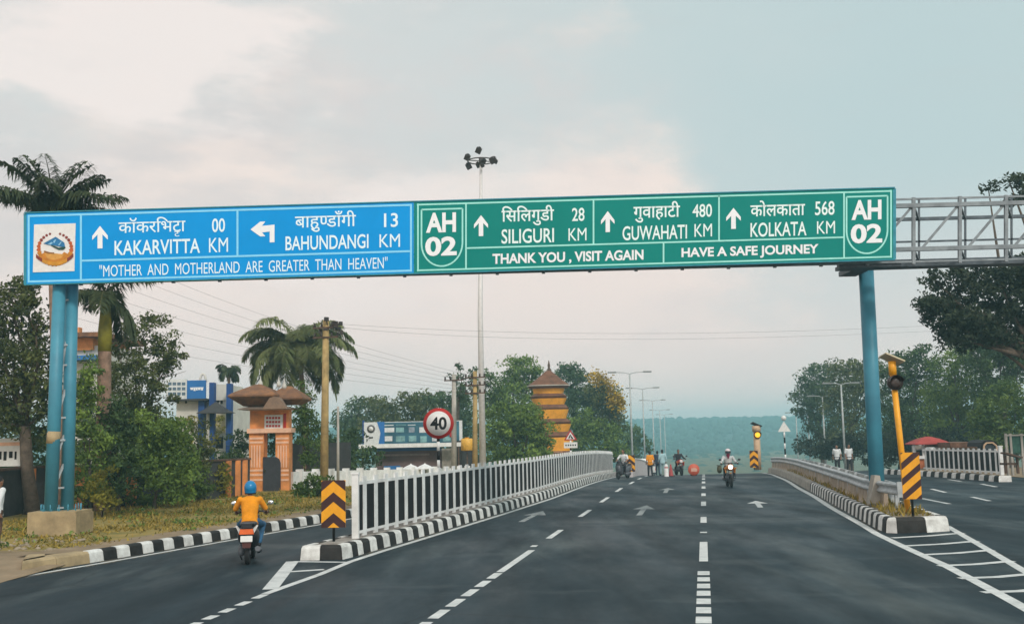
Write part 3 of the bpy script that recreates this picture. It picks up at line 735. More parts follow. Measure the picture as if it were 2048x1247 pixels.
# guard rail on the right median, with its low concrete wall
gy0, gy1 = 28.6, 73.0
T = thing('guard_rail', 'grey steel guard rail above the tan wall on the right median', 'guard rail', (railoff(gy0), gy0, .33))
def gp(y, z): return Vector((railoff(y), y, Zg(y) + z + .10))
mb = MB(); prof = [(0, .62), (-.07, .66), (-.07, .70), (0, .76), (0, .80), (-.07, .86), (-.07, .90), (0, .94)]
yy = np.linspace(gy0, gy1, 40)
for i in range(39):
    a, b = yy[i], yy[i + 1]
    for (u0, z0), (u1, z1) in zip(prof, prof[1:]):
        vs = [gp(a, z0) + Vector((u0, 0, 0)), gp(b, z0) + Vector((u0, 0, 0)), gp(b, z1) + Vector((u1, 0, 0)), gp(a, z1) + Vector((u1, 0, 0))]
        mb.add(vs + [v + Vector((.012, 0, 0)) for v in vs], [(0, 1, 2, 3), (7, 6, 5, 4), (0, 3, 7, 4), (1, 5, 6, 2)])
mb.box(gp(gy0 - .02, .78), (.16, .05, .40))
mb.build('rail', M['steel'], T, world=True)
for y in np.arange(gy0 + .5, gy1, 2.4): MB().box(gp(y, .54) + Vector((.075, 0, 0)), (.10, .09, .66)).build('post', M['steel'], T, world=True)
T = thing('guard_rail', 'second steel guard rail on the median side facing the right carriageway', 'guard rail', (medR(gy0) - .45, gy0, .33))
mb = MB()
for y0, y1 in zip(yy, yy[1:]):
    for z in (.70, .86): mb.bar((medR(y0) - .36, y0, Zg(y0) + z), (medR(y1) - .36, y1, Zg(y1) + z), .04, .13)
mb.build('rail', M['steel'], T, world=True)
for y in np.arange(gy0 + .6, gy1, 2.4): MB().box((medR(y) - .45, y, Zg(y) + .62), (.13, .09, .62)).build('post', M['steel'], T, world=True)
mb = MB()
for y0, y1 in zip(np.linspace(30.0, 73, 30), np.linspace(30.0, 73, 30)[1:]):
    vs = []
    for y in (y0, y1):
        c = railoff(y) + .085
        for u, z in ((-.13, .33), (-.07, .42), (-.045, .80), (.05, .80), (.06, .42), (.07, .33)): vs.append((c + u, y, Zg(y) + z))
    mb.add(vs, [(i, i + 1, i + 7, i + 6) for i in range(5)] + [(0, 1, 2, 3, 4, 5), (11, 10, 9, 8, 7, 6)])
tag(mb.build('concrete_barrier', M['tanwall']), 'low tan concrete barrier wall behind the guard rail on the median', 'barrier')
mb = MB(); c = gp(31.5, .62) + Vector((-.10, -1.0, .0)); mb.prism([c + Vector(v) for v in ((-.22, -.2, -.3), (.22, -.2, -.3), (.12, -.14, .46), (-.02, -.14, .46))], (0, .34, 0))
tag(mb.build('concrete_block', M['concg']), 'flared grey concrete end block where the guard rail meets the barrier', 'block')

# ------------------------------------------------------------------ marker boards, signs
def chevron(name, label, x, Y, z, bw, bh, bottom, tilt=0, stripes=False, m1='yellow', dark='black'):
    T = thing(name, label, 'marker board', (x, Y, z))
    MB().tube([(0, .03, 0), (0, .03, bottom + bh * .5)], .03, 10).build('post', M['black'], T)
    MB().box((0, 0, bottom + bh / 2), (bw, .02, bh)).build('board', M[m1], T)
    mb = MB(); k = 5; hw = bw / 2
    def put(P): mb.poly([(p[0], -.0125, p[1]) for p in P])
    def clip(P, ax, lim, keep_less):                       # clip polygon to the board
        out = []
        for a, b in zip(P, P[1:] + P[:1]):
            ia, ib = ((a[ax] <= lim), (b[ax] <= lim)) if keep_less else ((a[ax] >= lim), (b[ax] >= lim))
            if ia: out.append(a)
            if ia != ib: t = (lim - a[ax]) / (b[ax] - a[ax]); out.append(tuple(a[j] + (b[j] - a[j]) * t for j in (0, 1)))
        return out
    rise = bw * .42 if not stripes else bw * .8; per = bh * .44 if not stripes else bh / 3.0
    for i in range(-2, 6):
        z0 = bottom + i * per + ((.327 - .44) * bh if not stripes else -.05)
        for sx in ((-1, 1) if not stripes else (0,)):
            if sx: P = [(sx * hw, z0), (0, z0 + rise), (0, z0 + rise + per * .46), (sx * hw, z0 + per * .46)]
            else: P = [(-hw, z0), (hw, z0 + rise), (hw, z0 + rise + per * .46), (-hw, z0 + per * .46)]
            P = clip(clip(P, 1, bottom + bh, True), 1, bottom, False)
            if len(P) > 2: put(P)
    mb.build('chevron' if not stripes else 'stripe', M[dark], T, fix=False)
    return T
ms = mat('marker_dark_maroon', (.045, .012, .012), .5)
M['maroon'] = ms
p = gnd(666, 1086, .29)
chevron('chevron_marker', 'yellow and black board of upward chevrons on the nose of the left separator', at(667, 1000, 23.9).x, 23.9, .285, .53, 1.02, .30, dark='maroon')
T = chevron('hazard_marker', 'yellow and black diagonally striped board on the nose of the right median', at(1822, 950, 26.75).x, 26.75, .33, .46, 1.13, .42, stripes=True, dark='maroon')
def blinker(label, x, Y, z, h, r, lean, m, lamp_m, panel=1.0, rl=.2):
    T = thing('solar_warning_lamp', label, 'warning lamp', (x, Y, z))
    top = Vector((lean * h, 0, h))
    MB().tube([(0, 0, 0), top], r, 14).build('pole', M[m], T)
    mb = MB(); mb.tube([top - Vector((0, 0, .05)), top + Vector((0, 0, .30))], r * 1.3, 12); mb.build('panel_bracket', M[m], T)
    mt = Matrix.Rotation(R(24), 3, 'Y') @ Matrix.Rotation(R(-10), 3, 'X')
    mb = MB(); mb.box(top + Vector((0, 0, .36)), (.48 * panel, .42 * panel, .035), rot=mt); mb.build('solar_panel', M['solar'] if m != 'yellow' else mat('panel_edge', (.52, .45, .30), .5), T)
    c = Vector((lean * (h - .25) , -r - .05, h - .25))
    mb = MB(); mb.lathe(c + Vector((0, .12, 0)), [(rl * 1.1, 0), (rl * 1.1, -.10), (rl, -.12)], 20, axis='y'); mb.build('lamp_housing', M['lampdark'], T)
    mb = MB(); mb.lathe(c + Vector((0, -.0, 0)), [(rl * .86, 0), (rl * .8, -.035), (rl * .45, -.06)], 18, axis='y'); mb.build('lens', lamp_m, T)
    mb = MB(); mb.lathe(c + Vector((0, 0, .0)), [(rl * 1.12, 0), (rl * 1.14, -.01)], 18, axis='y')
    for a in np.linspace(R(10), R(170), 9)[:-1]:
        b = a + R(20); q = lambda an, y: c + Vector((rl * 1.12 * math.cos(an), y, rl * 1.12 * math.sin(an)))
        mb.add([q(a, .0), q(b, .0), q(b, -.16), q(a, -.16)], [(0, 1, 2, 3)])
    mb.build('hood', M['lampdark'], T)
    return T
q = at(1815, 1000, 27.6); blinker('tall yellow pole with a dark unlit lamp and tilted solar panel beside the teal column', q.x, 27.6, .33, 3.55, .075, -.05, 'yellow', mat('dark_lens', (.05, .035, .03), .2), 1.1, .17)
q = foot(1517, 66, .3); T = blinker('tan pillar with a glowing amber lamp where the median fades at the crest', q.x, 66, q.z, 2.35, .20, 0, 'tawny', M['amber'], 1.3, .20)
q = foot(1511, 65, .3); chevron('chevron_marker', 'small yellow marker board at the foot of the pillar with the lit amber lamp', q.x - .05, 65, q.z, .5, 1.0, .15, dark='maroon')
q = foot(1260, 63.5, .28); chevron('chevron_marker', 'yellow and black chevron board at the far end of the white railing', q.x, 63.5, q.z, .62, .95, .1, dark='maroon')

def disc_sign():
    Y = 36.5; b = foot(877, Y, .2, 940); top = at(877, 846, Y); r = 30.5 / F * Y
    T = thing('speed_limit_sign', 'round red rimmed sign reading 40 on a black and white pole', 'road sign', b)
    h = top.z - b.z; mb = MB(); n = 9
    for i in range(n): mb.tube([(0, .05, h * i / n), (0, .05, h * (i + 1) / n)], .05, 10, mi=i % 2)
    mb.build('pole', [M['white'], M['black']], T)
    dx = top.x - b.x
    MB().lathe((dx, 0, h), [(r, .02), (r, -.006)], 40, axis='y').build('rim', M['red'], T)
    MB().lathe((dx, 0, h), [(r * .79, .0), (r * .79, -.012)], 40, axis='y').build('face', mat('sign_face_white', (.70, .69, .68), .5, var=.05), T)
    V, Fc = textmesh('40', .03); lo, hi = V.min(0), V.max(0); V = (V - (lo + hi) / 2) / (hi - lo + 1e-6)[0:1].max() if False else (V - (lo + hi) / 2) / (hi[0] - lo[0])
    mb = MB(); mb.add([(dx + v[0] * r * 1.08, -.016, h + v[1] * r * 1.12) for v in V], Fc); mb.build('lettering', M['black'], T, fix=False)
disc_sign()
def tri_sign(label, px, py, Y, s, plate, back=False):
    b = foot(px, Y, .1); top = at(px, py, Y); h = top.z - b.z
    T = thing('warning_sign', label, 'road sign', b)
    mb = MB(); n = 8
    for i in range(n): mb.tube([(0, .05, h * 1.05 * i / n), (0, .05, h * 1.05 * (i + 1) / n)], .055, 8, mi=i % 2)
    mb.build('pole', [M['white'], M['black']], T)
    P = lambda k, y: [(-s * k, y, h - s * .5 * k), (s * k, y, h - s * .5 * k), (0, y, h + s * 1.1 * k)]
    MB().prism(P(1, .015), (0, -.02, 0)).build('rim', M['red'] if not back else M['plate'], T)
    if not back:
        MB().prism(P(.66, -.006), (0, -.006, 0)).build('face', M['plate'], T)
        mb = MB(); mb.tube([(-.1, -.014, h - .08), (0, -.014, h + .14), (.06, -.014, h - .02), (.14, -.014, h - .1)], .04, 6); mb.build('symbol', M['black'], T)
    if plate:
        MB().box((0, 0, h - s * .5 - .30), (s * 2.0, .02, .36)).build('plate', M['plate'], T)
        mb = MB()
        for k in range(5): mb.box((-s * .7 + k * s * .35, -.0125, h - s * .5 - .30), (s * .2, .003, .10))
        mb.build('lettering', M['black'], T)
    else: MB().ell((0, 0, h + s * 1.1 + .2), .17).build('finial', M['plate'], T)
tri_sign('red triangular warning sign with a white plate before the orange tower', 1143, 873, 68, .42, True)
tri_sign('back of a pale triangular sign on a striped pole beyond the guard rail', 1573, 856, 70, .42, False, True)

# ------------------------------------------------------------------ masts, lamps, poles, wires
def mast():
    Y = 66; b = foot(966, Y, 0, 945); top = at(962, 322, Y); h = top.z - b.z
    T = thing('floodlight_mast', 'very tall pale steel mast crowned by a ring of floodlights', 'light mast', b)
    MB().tube([(0, 0, 0), (0, 0, h * .5), (top.x - b.x, 0, h)], [.21, .16, .085], 16).build('pole', mat('mast_steel', (.66, .63, .62), .5, .1, var=.08), T)
    o = Vector((top.x - b.x, 0, h)); mb = MB(); s = Y / F
    P = [Vector((.84 * math.cos(a), .84 * math.sin(a), 0)) for a in np.linspace(0, 2 * math.pi, 17)]
    for a, c in zip(P, P[1:]): mb.bar(o + a, o + c, .06)
    for k in range(4): a = k * math.pi / 2 + .3; mb.bar(o, o + Vector((.84 * math.cos(a), .84 * math.sin(a), 0)), .05)
    mb.lathe(o, [(.14, -.25), (.14, .2)]); mb.build('ring_frame', M['lampdark'], T)
    for k, (dx, dz, w) in enumerate(((-28, -8, .34), (-26, 6, .34), (-4, -15, .34), (-6, 3, .30), (6, 2, .26), (3, 13, .22), (25, -9, .30), (24, 6, .34), (30, 0, .22))):
        a = k * 2.4; c = o + Vector((dx * s, math.sin(a) * .8, -dz * s))
        mb = MB(); mt = Matrix.Rotation(R((-1) ** k * 28), 3, 'Y') @ Matrix.Rotation(R(35), 3, 'X'); mb.box(c, (w, w * .6, w * 1.0), rot=mt); mb.box(c + mt @ Vector((0, 0, w * .6)), (w * .5, w * .3, w * .3), rot=mt)
        mb.build('floodlight', M['lampdark'], T)
mast()
def lamp(label, px, ptop, Y, arm, tilt=0, group=None, single=False):
    b = foot(px, Y, 0); top = at(px, ptop, Y); h = top.z - b.z
    T = thing('street_lamp', label, 'street lamp', b, 0, group); pm = mat('lamp_post_grey', (.40, .43, .43), .55, .1)
    MB().tube([(0, 0, 0), (0, 0, h)], [.11, .065], 10).build('pole', pm, T)
    for sg in ((-1, 1) if not single else (-1,)):
        e = Vector((sg * arm, 0, h + .12)); mb = MB(); mb.tube([(0, 0, h - .05), (sg * arm * .4, 0, h + .08), e], .035, 6); mb.build('arm', pm, T)
        MB().box(e + Vector((sg * .3, 0, 0)), (.75, .28, .13)).build('lamp_head', mat('lamp_head_grey', (.22, .24, .24), .5), T)
G1 = 'double armed lamps along the far road'
for i, (px, pt, Y) in enumerate(((1266, 746, 100), (1291, 777, 130), (1310, 801, 168), (1324, 820, 215), (1333, 829, 262))):
    lamp(['nearest and tallest double armed street lamp right of the golden tree', 'second double armed street lamp in the row above the walkers', 'third double armed street lamp in the receding row', 'fourth double armed street lamp, pale with haze', 'farthest double armed street lamp, a thin hazy line'][i], px, pt, Y, 1.35, 0, G1)
G2 = 'lamps along the right carriageway'
for i, (px, pt, Y) in enumerate(((1692, 768, 92), (1653, 793, 112), (1622, 812, 135), (1598, 826, 160))):
    lamp(['tallest lamp post before the right trees, close to the teal column', 'lamp post before the right trees, left of the tallest one', 'shorter lamp post third from the teal column', 'smallest lamp post at the left end of the right trees'][i], px, pt, Y, .9, 0, G2)
def pole(label, px, ptop, pbot, Y, r, m, arms=0, lean=0):
    b = foot(px, Y, .1); top = at(px + lean, ptop, Y); h = top.z - b.z
    T = thing('utility_pole', label, 'utility pole', b)
    MB().tube([(0, 0, 0), (top.x - b.x, 0, h)], [r, r * .72], 10).build('pole', M[m], T)
    rg = random.Random(int(px))
    for k in range(arms):
        z = h - .35 - .42 * k; c = Vector((top.x - b.x, 0, z))
        MB().bar(c - Vector((.55, .12, 0)), c + Vector((.55, -.12, .03)), .07, .07).build('crossarm', M['brown'], T)
        for s_ in (-.5, -.2, .25, .5):
            mb = MB(); mb.lathe(c + Vector((s_, -.1 * s_, .04)), [(.03, 0), (.06, .08), (.035, .12), (.055, .18)], 8); mb.build('insulator', M['lampdark'], T)
    return T
pole('stout tan utility pole with crossarms in front of the coconut palm', 648, 640, 946, 46.5, .185, 'polewood', 2, 4)
mb = MB(); q = at(656, 655, 46.5)
T = thing('cable_junction', 'tangle of black cable boxes at the top of the tan utility pole', 'cable box', q)
rg = random.Random(3)
for k in range(9):
    c = Vector((rg.uniform(-.35, .75), rg.uniform(-.3, .1), rg.uniform(-.35, .45))); mb.box(c, (rg.uniform(.1, .26), .12, rg.uniform(.1, .2)), rg.uniform(0, 1)); mb.bar((0, 0, 0), c, .035)
mb.build('boxes', M['lampdark'], T)
pole('grey concrete pole just left of the tall floodlight mast', 908, 748, 935, 60, .16, 'polegrey', 1)
pole('tan pole with crossarms standing against the floodlight mast', 950, 742, 935, 58, .15, 'polewood', 3)
pole('thin grey green pole between the tan utility pole and the billboard', 676, 812, 935, 52, .075, 'polegrey', 0)
def wire(label, A, B, C, ya, yc, group):
    mb = MB(); pts = []
    for i in range(25):
        t = i / 24; x = (1 - t) ** 2 * A[0] + 2 * t * (1 - t) * B[0] + t * t * C[0]; y = (1 - t) ** 2 * A[1] + 2 * t * (1 - t) * B[1] + t * t * C[1]
        pts.append(at(x, y, 1 / ((1 - t) / ya + t / yc)))
    mb.tube(pts, .0048, 4); o = mb.build('power_line', mat('wire', (.10, .10, .105), .6))
    tag(o, label, 'cable', group)
WG = 'cables strung over the trees'
wl_ = ['topmost sagging cable running down from behind the blue sign', 'second sagging cable below the topmost one', 'third sagging cable crossing above the coconut palm', 'fourth sagging cable, crossing the top of the coconut palm', 'fifth sagging cable passing just above the small palm', 'sixth sagging cable passing behind the small palm', 'lowest sagging cable over the blue building']
for i in range(7):
    wire(wl_[i], (150, 470 + i * 33), (480, 640 + i * 17), (948, 752 + i * 6), 42, 58, WG)
wire('thin cable stretched from the mast across to the teal column', (655, 652), (1100, 700), (1900, 660), 46, 62, WG)
wire('faint cable just above the other thin cable over the road', (655, 646), (1250, 690), (2060, 640), 46, 62, WG)

# ------------------------------------------------------------------ plants
def tree(name, label, cat, Y, blobs, bpx, tr, lf, leaf=.18, dens=1.0, seed=1, group=None, dz=.2, tr_m='bark', limbs=True, base=None, clump=.30, flower=None, depth=.9, fork=.55):
    rng = np.random.default_rng(seed); s = F / Y
    b = foot(bpx, Y, dz) if base is None else Vector(base)
    T = thing(name, label, cat, b, 0, group)
    Vs, Ts, ctr = [], [], []
    for i, q in enumerate(blobs):
        px, py, a, c = q[:4]
        dy = rng.uniform(-.5, .5) * a / s if i else 0
        o = np.array(at(px, py, Y)); o[1] += dy; r = np.array([a / s, max(a, c) / s * depth, c / s]); ctr.append(o)
        area = math.pi * r[0] * r[2]
        n = int(dens * 5.2 * area / (leaf * leaf * .42)) + 12
        k = max(5, int(7 * dens ** .5 + area * 1.5))
        d = unit(rng.normal(size=(k, 3))); cc = o + d * r * (rng.uniform(.35, 1.0, (k, 1)) ** .55)
        cr = clump * r.mean() * rng.uniform(.5, 1.25, k) + leaf * .5
        w = rng.integers(0, k, n)
        g = unit(rng.normal(size=(n, 3))) * rng.uniform(.2, 1.0, (n, 1)) ** .6 * (cr[w] * 1.15)[:, None] * np.array([1.1, 1.1, .75])
        # stray leaves and the inner fill
        C = cc[w] + g
        m = rng.random(n) < .22; C[m] = o + unit(rng.normal(size=(m.sum(), 3))) * r * rng.uniform(.1, 1.0, (m.sum(), 1))
        Vs.append(leaves(C, leaf, rng)); ct = rng.uniform(0, 1, k) ** 1.3
        Ts.append(ct[w] * .7 + rng.uniform(0, .38, n))
    quads_mesh('crown', np.concatenate(Vs), np.concatenate(Ts), LF[lf], T)
    if flower:
        Vs, Ts = [], []
        for px, py, a, c in flower:
            o = np.array(at(px, py, Y)); o[1] -= 1.1 * a / s; n = int(160 + 6 * a * c / s / s / (leaf * leaf * .3))
            C = o + rng.normal(size=(n, 3)) * np.array([a, a * .7, c]) / s * .5; Vs.append(leaves(C, leaf * .8, rng, asp=.7)); Ts.append(rng.random(n))
        quads_mesh('blossom', np.concatenate(Vs), np.concatenate(Ts), LF['flower'], T)
    if tr:
        mb = MB(); c0 = Vector(ctr[0]); hmean = float(np.mean([c[2] for c in ctr])); lo = min(c[2] for c in ctr)
        fk = b + Vector((0, 0, max(.4, (hmean - b.z) * fork))); fk.x += (float(np.mean([c[0] for c in ctr])) - b.x) * .35
        mid = b.lerp(fk, .5) + Vector((rng.uniform(-.1, .1), rng.uniform(-.1, .1), 0)) * (fk.z - b.z) * .4
        mb.tube([b - Vector((0, 0, .15)), b + Vector((0, 0, .25)), mid, fk], [tr * 1.5, tr * 1.08, tr * .9, tr * .75], 10)
        if limbs:
            for c in ctr:
                c = Vector(c); m_ = fk.lerp(c, .5) + Vector((rng.uniform(-.12, .12), rng.uniform(-.12, .12), rng.uniform(-.1, .12))) * (c - fk).length
                mb.tube([fk, m_, c], [tr * .4, tr * .2, tr * .05], 7)
                for _ in range(3 if tr < .4 else 0):
                    e = c + Vector(tuple(rng.normal(size=3))) * min(.5, (c - fk).length * .10); mb.tube([m_.lerp(c, rng.uniform(.2, .9)), e], [tr * .14, tr * .04], 5)
        mb.build('trunk', M[tr_m], T, world=True)
    return T
def palm(name, label, crown, Y, base_px, L, lf, n=18, seed=1, tr=.2, shaft=0, up=.5, droop=1.0, leaflet=.6, group=None, w=.05, trunk_m='palmbark', lean=0, dead=0):
    rng = np.random.default_rng(seed); b = foot(base_px, Y, .1); c = at(*crown, Y); T = thing(name, label, 'palm tree', b, 0, group)
    Vs, Ts = [], []; rb = MB()
    for i in range(n):
        az = 2 * math.pi * (i * .618 + rng.uniform(-.04, .04)); el = up + (1.2 - up) * ((i % 5) / 4) - rng.uniform(0, .35)
        if i < dead: el = -.9
        Lf = L * rng.uniform(.8, 1.08); p = np.array(c); k = 22; P = [p.copy()]; e = el
        for j in range(k):
            d = np.array([math.cos(az) * math.cos(e), math.sin(az) * math.cos(e), math.sin(e)]); p = p + d * Lf / k; P.append(p.copy()); e -= droop * (.35 + 1.5 * j / k) / k * (1.4 if e > -1.35 else 0)
        P = np.array(P); rb.tube([tuple(q) for q in P[::3]], list(np.linspace(.035, .008, len(P[::3])) * L / 2.5), 5)
        side = np.array([-math.sin(az), math.cos(az), 0]); t0 = .3 * (i % 3) / 2 + rng.uniform(0, .2)
        m = int(78 * max(.6, L / 2.5)); ts = np.linspace(.10, .995, m)
        for sg in (-1, 1):
            idx = ts * k; i0 = np.minimum(idx.astype(int), k - 1); f = (idx - i0)[:, None]; q = P[i0] * (1 - f) + P[i0 + 1] * f
            tang = unit(P[i0 + 1] - P[i0]); ll = leaflet * np.sin(np.pi * np.clip(ts * .82 + .16, 0, 1))[:, None] ** .6 * rng.uniform(.8, 1.15, (m, 1))
            d = unit(side * sg * rng.uniform(.7, 1.1, (m, 1)) + tang * rng.uniform(.35, .8, (m, 1)) + np.array([0, 0, 1]) * rng.uniform(-.8, .15, (m, 1)))
            tipv = q + d * ll + np.array([0, 0, -1]) * ll * rng.uniform(.12, .45, (m, 1)); wd = unit(np.cross(d, np.array([0, 0, 1.]) + tang * .3)) * w
            midp = q + d * ll * .55
            Vs.append(np.stack([q - wd * .35, q + wd * .35, midp + wd, midp - wd], 1)); Vs.append(np.stack([midp - wd, midp + wd, tipv + wd * .1, tipv - wd * .1], 1))
            tt = t0 + rng.uniform(0, .35, m); Ts += [tt, tt]
    quads_mesh('fronds', np.concatenate(Vs), np.concatenate(Ts), LF[lf], T); rb.build('frond_stalks', mat('frond_stalk', (.10, .10, .035), .6), T, world=True)
    mb = MB(); n_ = 18; pts = []; rad = []
    bend = lean
    top = Vector(c) - Vector((0, 0, shaft * 1.0))
    for j in range(n_ + 1):
        t = j / n_; pts.append(b.lerp(top, t) + Vector((bend * math.sin(math.pi * t), 0, 0))); rad.append(tr * (1.18 - .3 * t) * (1 + .035 * (j % 2)))
    mb.tube(pts, rad, 12); mb.build('trunk', M[trunk_m], T, world=True)
    if shaft:
        mb = MB(); mb.tube([top - Vector((0, 0, .1)), top + Vector((0, 0, shaft * .3)), top + Vector((0, 0, shaft))], [tr * .92, tr * .98, tr * .5], 12); mb.build('crownshaft', M['palmgreen'], T, world=True)
    return T
def pbox(mb, x0, x1, y0, y1, Y, dep, mi=0):
    p, q = at((x0 + x1) / 2, y1, Y), at((x0 + x1) / 2, y0, Y); w = (x1 - x0) / F * Y
    c = at((x0 + x1) / 2, (y0 + y1) / 2, Y); mb.box((c.x, Y + dep / 2, c.z), (w, dep, abs(q.z - p.z)), mi=mi); return mb
def part(T, name, m, *boxes):
    mb = MB()
    for b in boxes: pbox(mb, *b)
    return mb.build(name, M[m] if isinstance(m, str) else m, T, world=True)
# left foreground
tree('shade_tree', 'big dark broadleaf tree at the left edge behind the teal columns', 'tree', 37, [(15, 595, 62, 45), (72, 640, 42, 55), (10, 690, 85, 70), (75, 735, 50, 85), (10, 790, 75, 60), (70, 830, 45, 60), (15, 850, 55, 28), (45, 580, 40, 22), (-60, 640, 80, 90), (-60, 780, 80, 90)], 66, .24, 'olive', .17, 1.15, 1)
palm('royal_palm', 'feather palm with its crown rising over the left end of the blue sign', (106, 415), 36, 124, 2.55, 'palm', 22, 3, .17, .9, .38, .5, .62, 'royal palms', .034)
palm('royal_palm', 'royal palm with a yellow green crownshaft right of the teal columns', (212, 585), 38, 206, 2.3, 'palm', 15, 8, .25, 2.0, -.25, .9, .55, 'royal palms', .034)
tree('dense_tree', 'dark tree with small open crown standing right of the royal palm trunk', 'tree', 43, [(290, 655, 48, 40), (335, 700, 32, 36), (252, 700, 30, 42), (300, 735, 50, 45), (338, 722, 20, 22), (265, 780, 55, 55), (308, 800, 44, 52), (255, 845, 55, 45)], 272, .16, 'olive', .16, 1.0, 12)
BG = 'bushes along the compound wall'
for i, (lab, Y, bl, bx, lf, lfz, dn) in enumerate((
    ('tall green bush directly right of the teal columns', 36, [(180, 745, 24, 50), (172, 820, 30, 55), (180, 900, 40, 55), (182, 970, 38, 45)], 180, 'mid', .15, 1.2),
    ('dark green bush below the royal palm trunk', 37.5, [(235, 880, 42, 60), (240, 960, 48, 45), (225, 820, 30, 36)], 238, 'dark', .15, 1.2),
    ('large rounded dark green bush in the middle of the hedge', 38.5, [(300, 880, 52, 60), (310, 955, 60, 55), (340, 900, 46, 60), (350, 970, 36, 40)], 310, 'mid', .15, 1.25),
    ('green bush topped by light leaves before the blue building', 41.5, [(350, 870, 26, 40), (360, 920, 36, 50), (385, 960, 30, 40)], 368, 'bright', .15, 1.1),
    ('mottled slender bush with dark stems left of the yellow shrub', 43.5, [(402, 880, 22, 40), (405, 930, 24, 40), (398, 970, 26, 36)], 402, 'olive', .13, .8),
    ('low dark bush at the foot of the wall behind the yellow leaved shrub', 40, [(260, 1000, 46, 22), (300, 1008, 40, 18), (170, 1008, 30, 18)], 262, 'mid', .13, 1.0))):
    tree('bush', lab, 'bush', Y, bl, bx, .06, lf, lfz, dn, 20 + i, BG)
tree('yellow_shrub', 'yellow leaved shrub in front of the hedge near the teal columns', 'bush', 34.5, [(207, 960, 26, 26), (202, 985, 32, 30), (222, 1000, 20, 18)], 206, .03, 'yellow', .14, .7, 31)
tree('yellow_shrub', 'yellow leaved shrub between the hedge and the orange gate', 'bush', 44.5, [(432, 952, 28, 20), (428, 985, 30, 28), (440, 940, 16, 14)], 430, .03, 'yellow', .15, .9, 32)
tree('vine_shrub', 'yellow flowering creeper against the white and blue building', 'bush', 57, [(382, 850, 14, 22), (372, 880, 12, 20), (438, 850, 10, 20), (425, 885, 20, 16)], 392, .05, 'yellow', .16, .7, 33)
tree('arching_shrub', 'arching green shrub at the foot of the tan utility pole', 'bush', 44, [(628, 968, 36, 20), (606, 982, 26, 16), (650, 975, 26, 20), (630, 985, 34, 14)], 628, .03, 'bright', .17, 1.1, 34)
palm('coconut_palm', 'coconut palm with drooping fronds behind the orange gate', (598, 700), 56, 612, 3.7, 'coco', 44, 5, .13, 0, .0, 1.35, .8, None, .034, 'palmbark', .1)
palm('coconut_palm', 'small distant palm above the blue columned building', (458, 742), 78, 457, 1.25, 'palm', 16, 6, .1, 0, .1, 1.7, .42, None, .05)
tree('climber_tree', 'tree wrapped in bright creeper right of the orange gate', 'tree', 54, [(612, 800, 22, 45), (618, 860, 24, 50), (628, 915, 26, 40), (600, 850, 18, 40)], 616, .12, 'bright', .17, 1.0, 36)
tree('dark_tree', 'dark tree seen through and beside the orange gate', 'tree', 60, [(540, 900, 32, 40), (590, 910, 30, 40), (560, 860, 30, 30), (530, 940, 40, 30), (480, 880, 26, 22), (475, 910, 30, 24)], 560, .12, 'dark', .2, 1.1, 37)
for i, (lab, Y, bl, bx) in enumerate((('dark bushy tree behind the wall at the far left, above the poster board', 46, [(-30, 870, 60, 50), (30, 850, 46, 40), (80, 880, 50, 60), (-20, 940, 60, 50), (60, 950, 60, 50)], 60), ('dark bushy tree behind the wall beyond the royal palm trunk', 48, [(150, 820, 40, 60), (210, 860, 50, 60), (250, 900, 50, 60), (170, 930, 50, 50)], 200), ('dark bushes behind the wall left of the white and blue building', 50, [(320, 900, 50, 60), (290, 850, 40, 50), (370, 930, 40, 40), (440, 930, 40, 40)], 330))):
    tree('bush', lab, 'bush', Y, bl, bx, .08, 'dark', .2, .9, 70 + i, 'bushes behind the compound wall')
tree('bush', 'dark bushes between the tan utility pole and the brown shop', 'bush', 62, [(690, 900, 36, 44), (640, 905, 40, 50), (735, 922, 36, 26), (600, 920, 40, 40), (670, 935, 60, 24)], 690, .08, 'dark', .22, 1.0, 81)
mb = MB(); pbox(mb, 579, 700, 885, 955, 57.5, .2); tag(mb.build('panel_fence', M['darkwall']), 'dark panel fence behind the creeper tree right of the gate', 'fence')
# middle distance
MG = 'trees behind the billboard'
for i, (lab, Y, bl, bx, lf) in enumerate((
    ('low rounded tree at the left of the tree band behind the billboard', 112, [(700, 835, 32, 30), (722, 815, 28, 22), (690, 870, 36, 36), (730, 870, 36, 40)], 705, 'bluish'),
    ('broad dark tree above the white end of the billboard', 108, [(760, 808, 34, 20), (785, 830, 40, 30), (755, 850, 40, 40), (800, 875, 45, 40)], 770, 'olive'),
    ('broad tree directly above the middle of the billboard', 104, [(825, 800, 36, 20), (850, 815, 36, 30), (822, 850, 44, 45), (865, 795, 26, 16)], 830, 'olive'),
    ('tall tree behind the speed limit sign and concrete pole', 98, [(885, 805, 32, 28), (905, 830, 38, 42), (920, 800, 26, 30), (930, 870, 40, 60), (900, 890, 40, 40)], 905, 'bluish'))):
    tree('background_tree', lab, 'tree', Y, bl, bx, .3, lf, .34, 1.1, 40 + i, MG)
tree('conifer', 'spindly open conifer rising above the concrete pole', 'tree', 88, [(918, 732, 8, 12), (914, 752, 18, 8), (922, 768, 14, 8), (914, 785, 22, 9), (926, 796, 18, 10)], 918, .16, 'dark', .22, .8, 46, fork=.85)
tree('background_tree', 'bushy tree top peeking behind the crossarm pole near the mast', 'tree', 86, [(950, 750, 12, 14), (956, 775, 18, 20), (975, 760, 14, 20), (985, 800, 20, 40)], 960, .2, 'dark', .26, .9, 47)
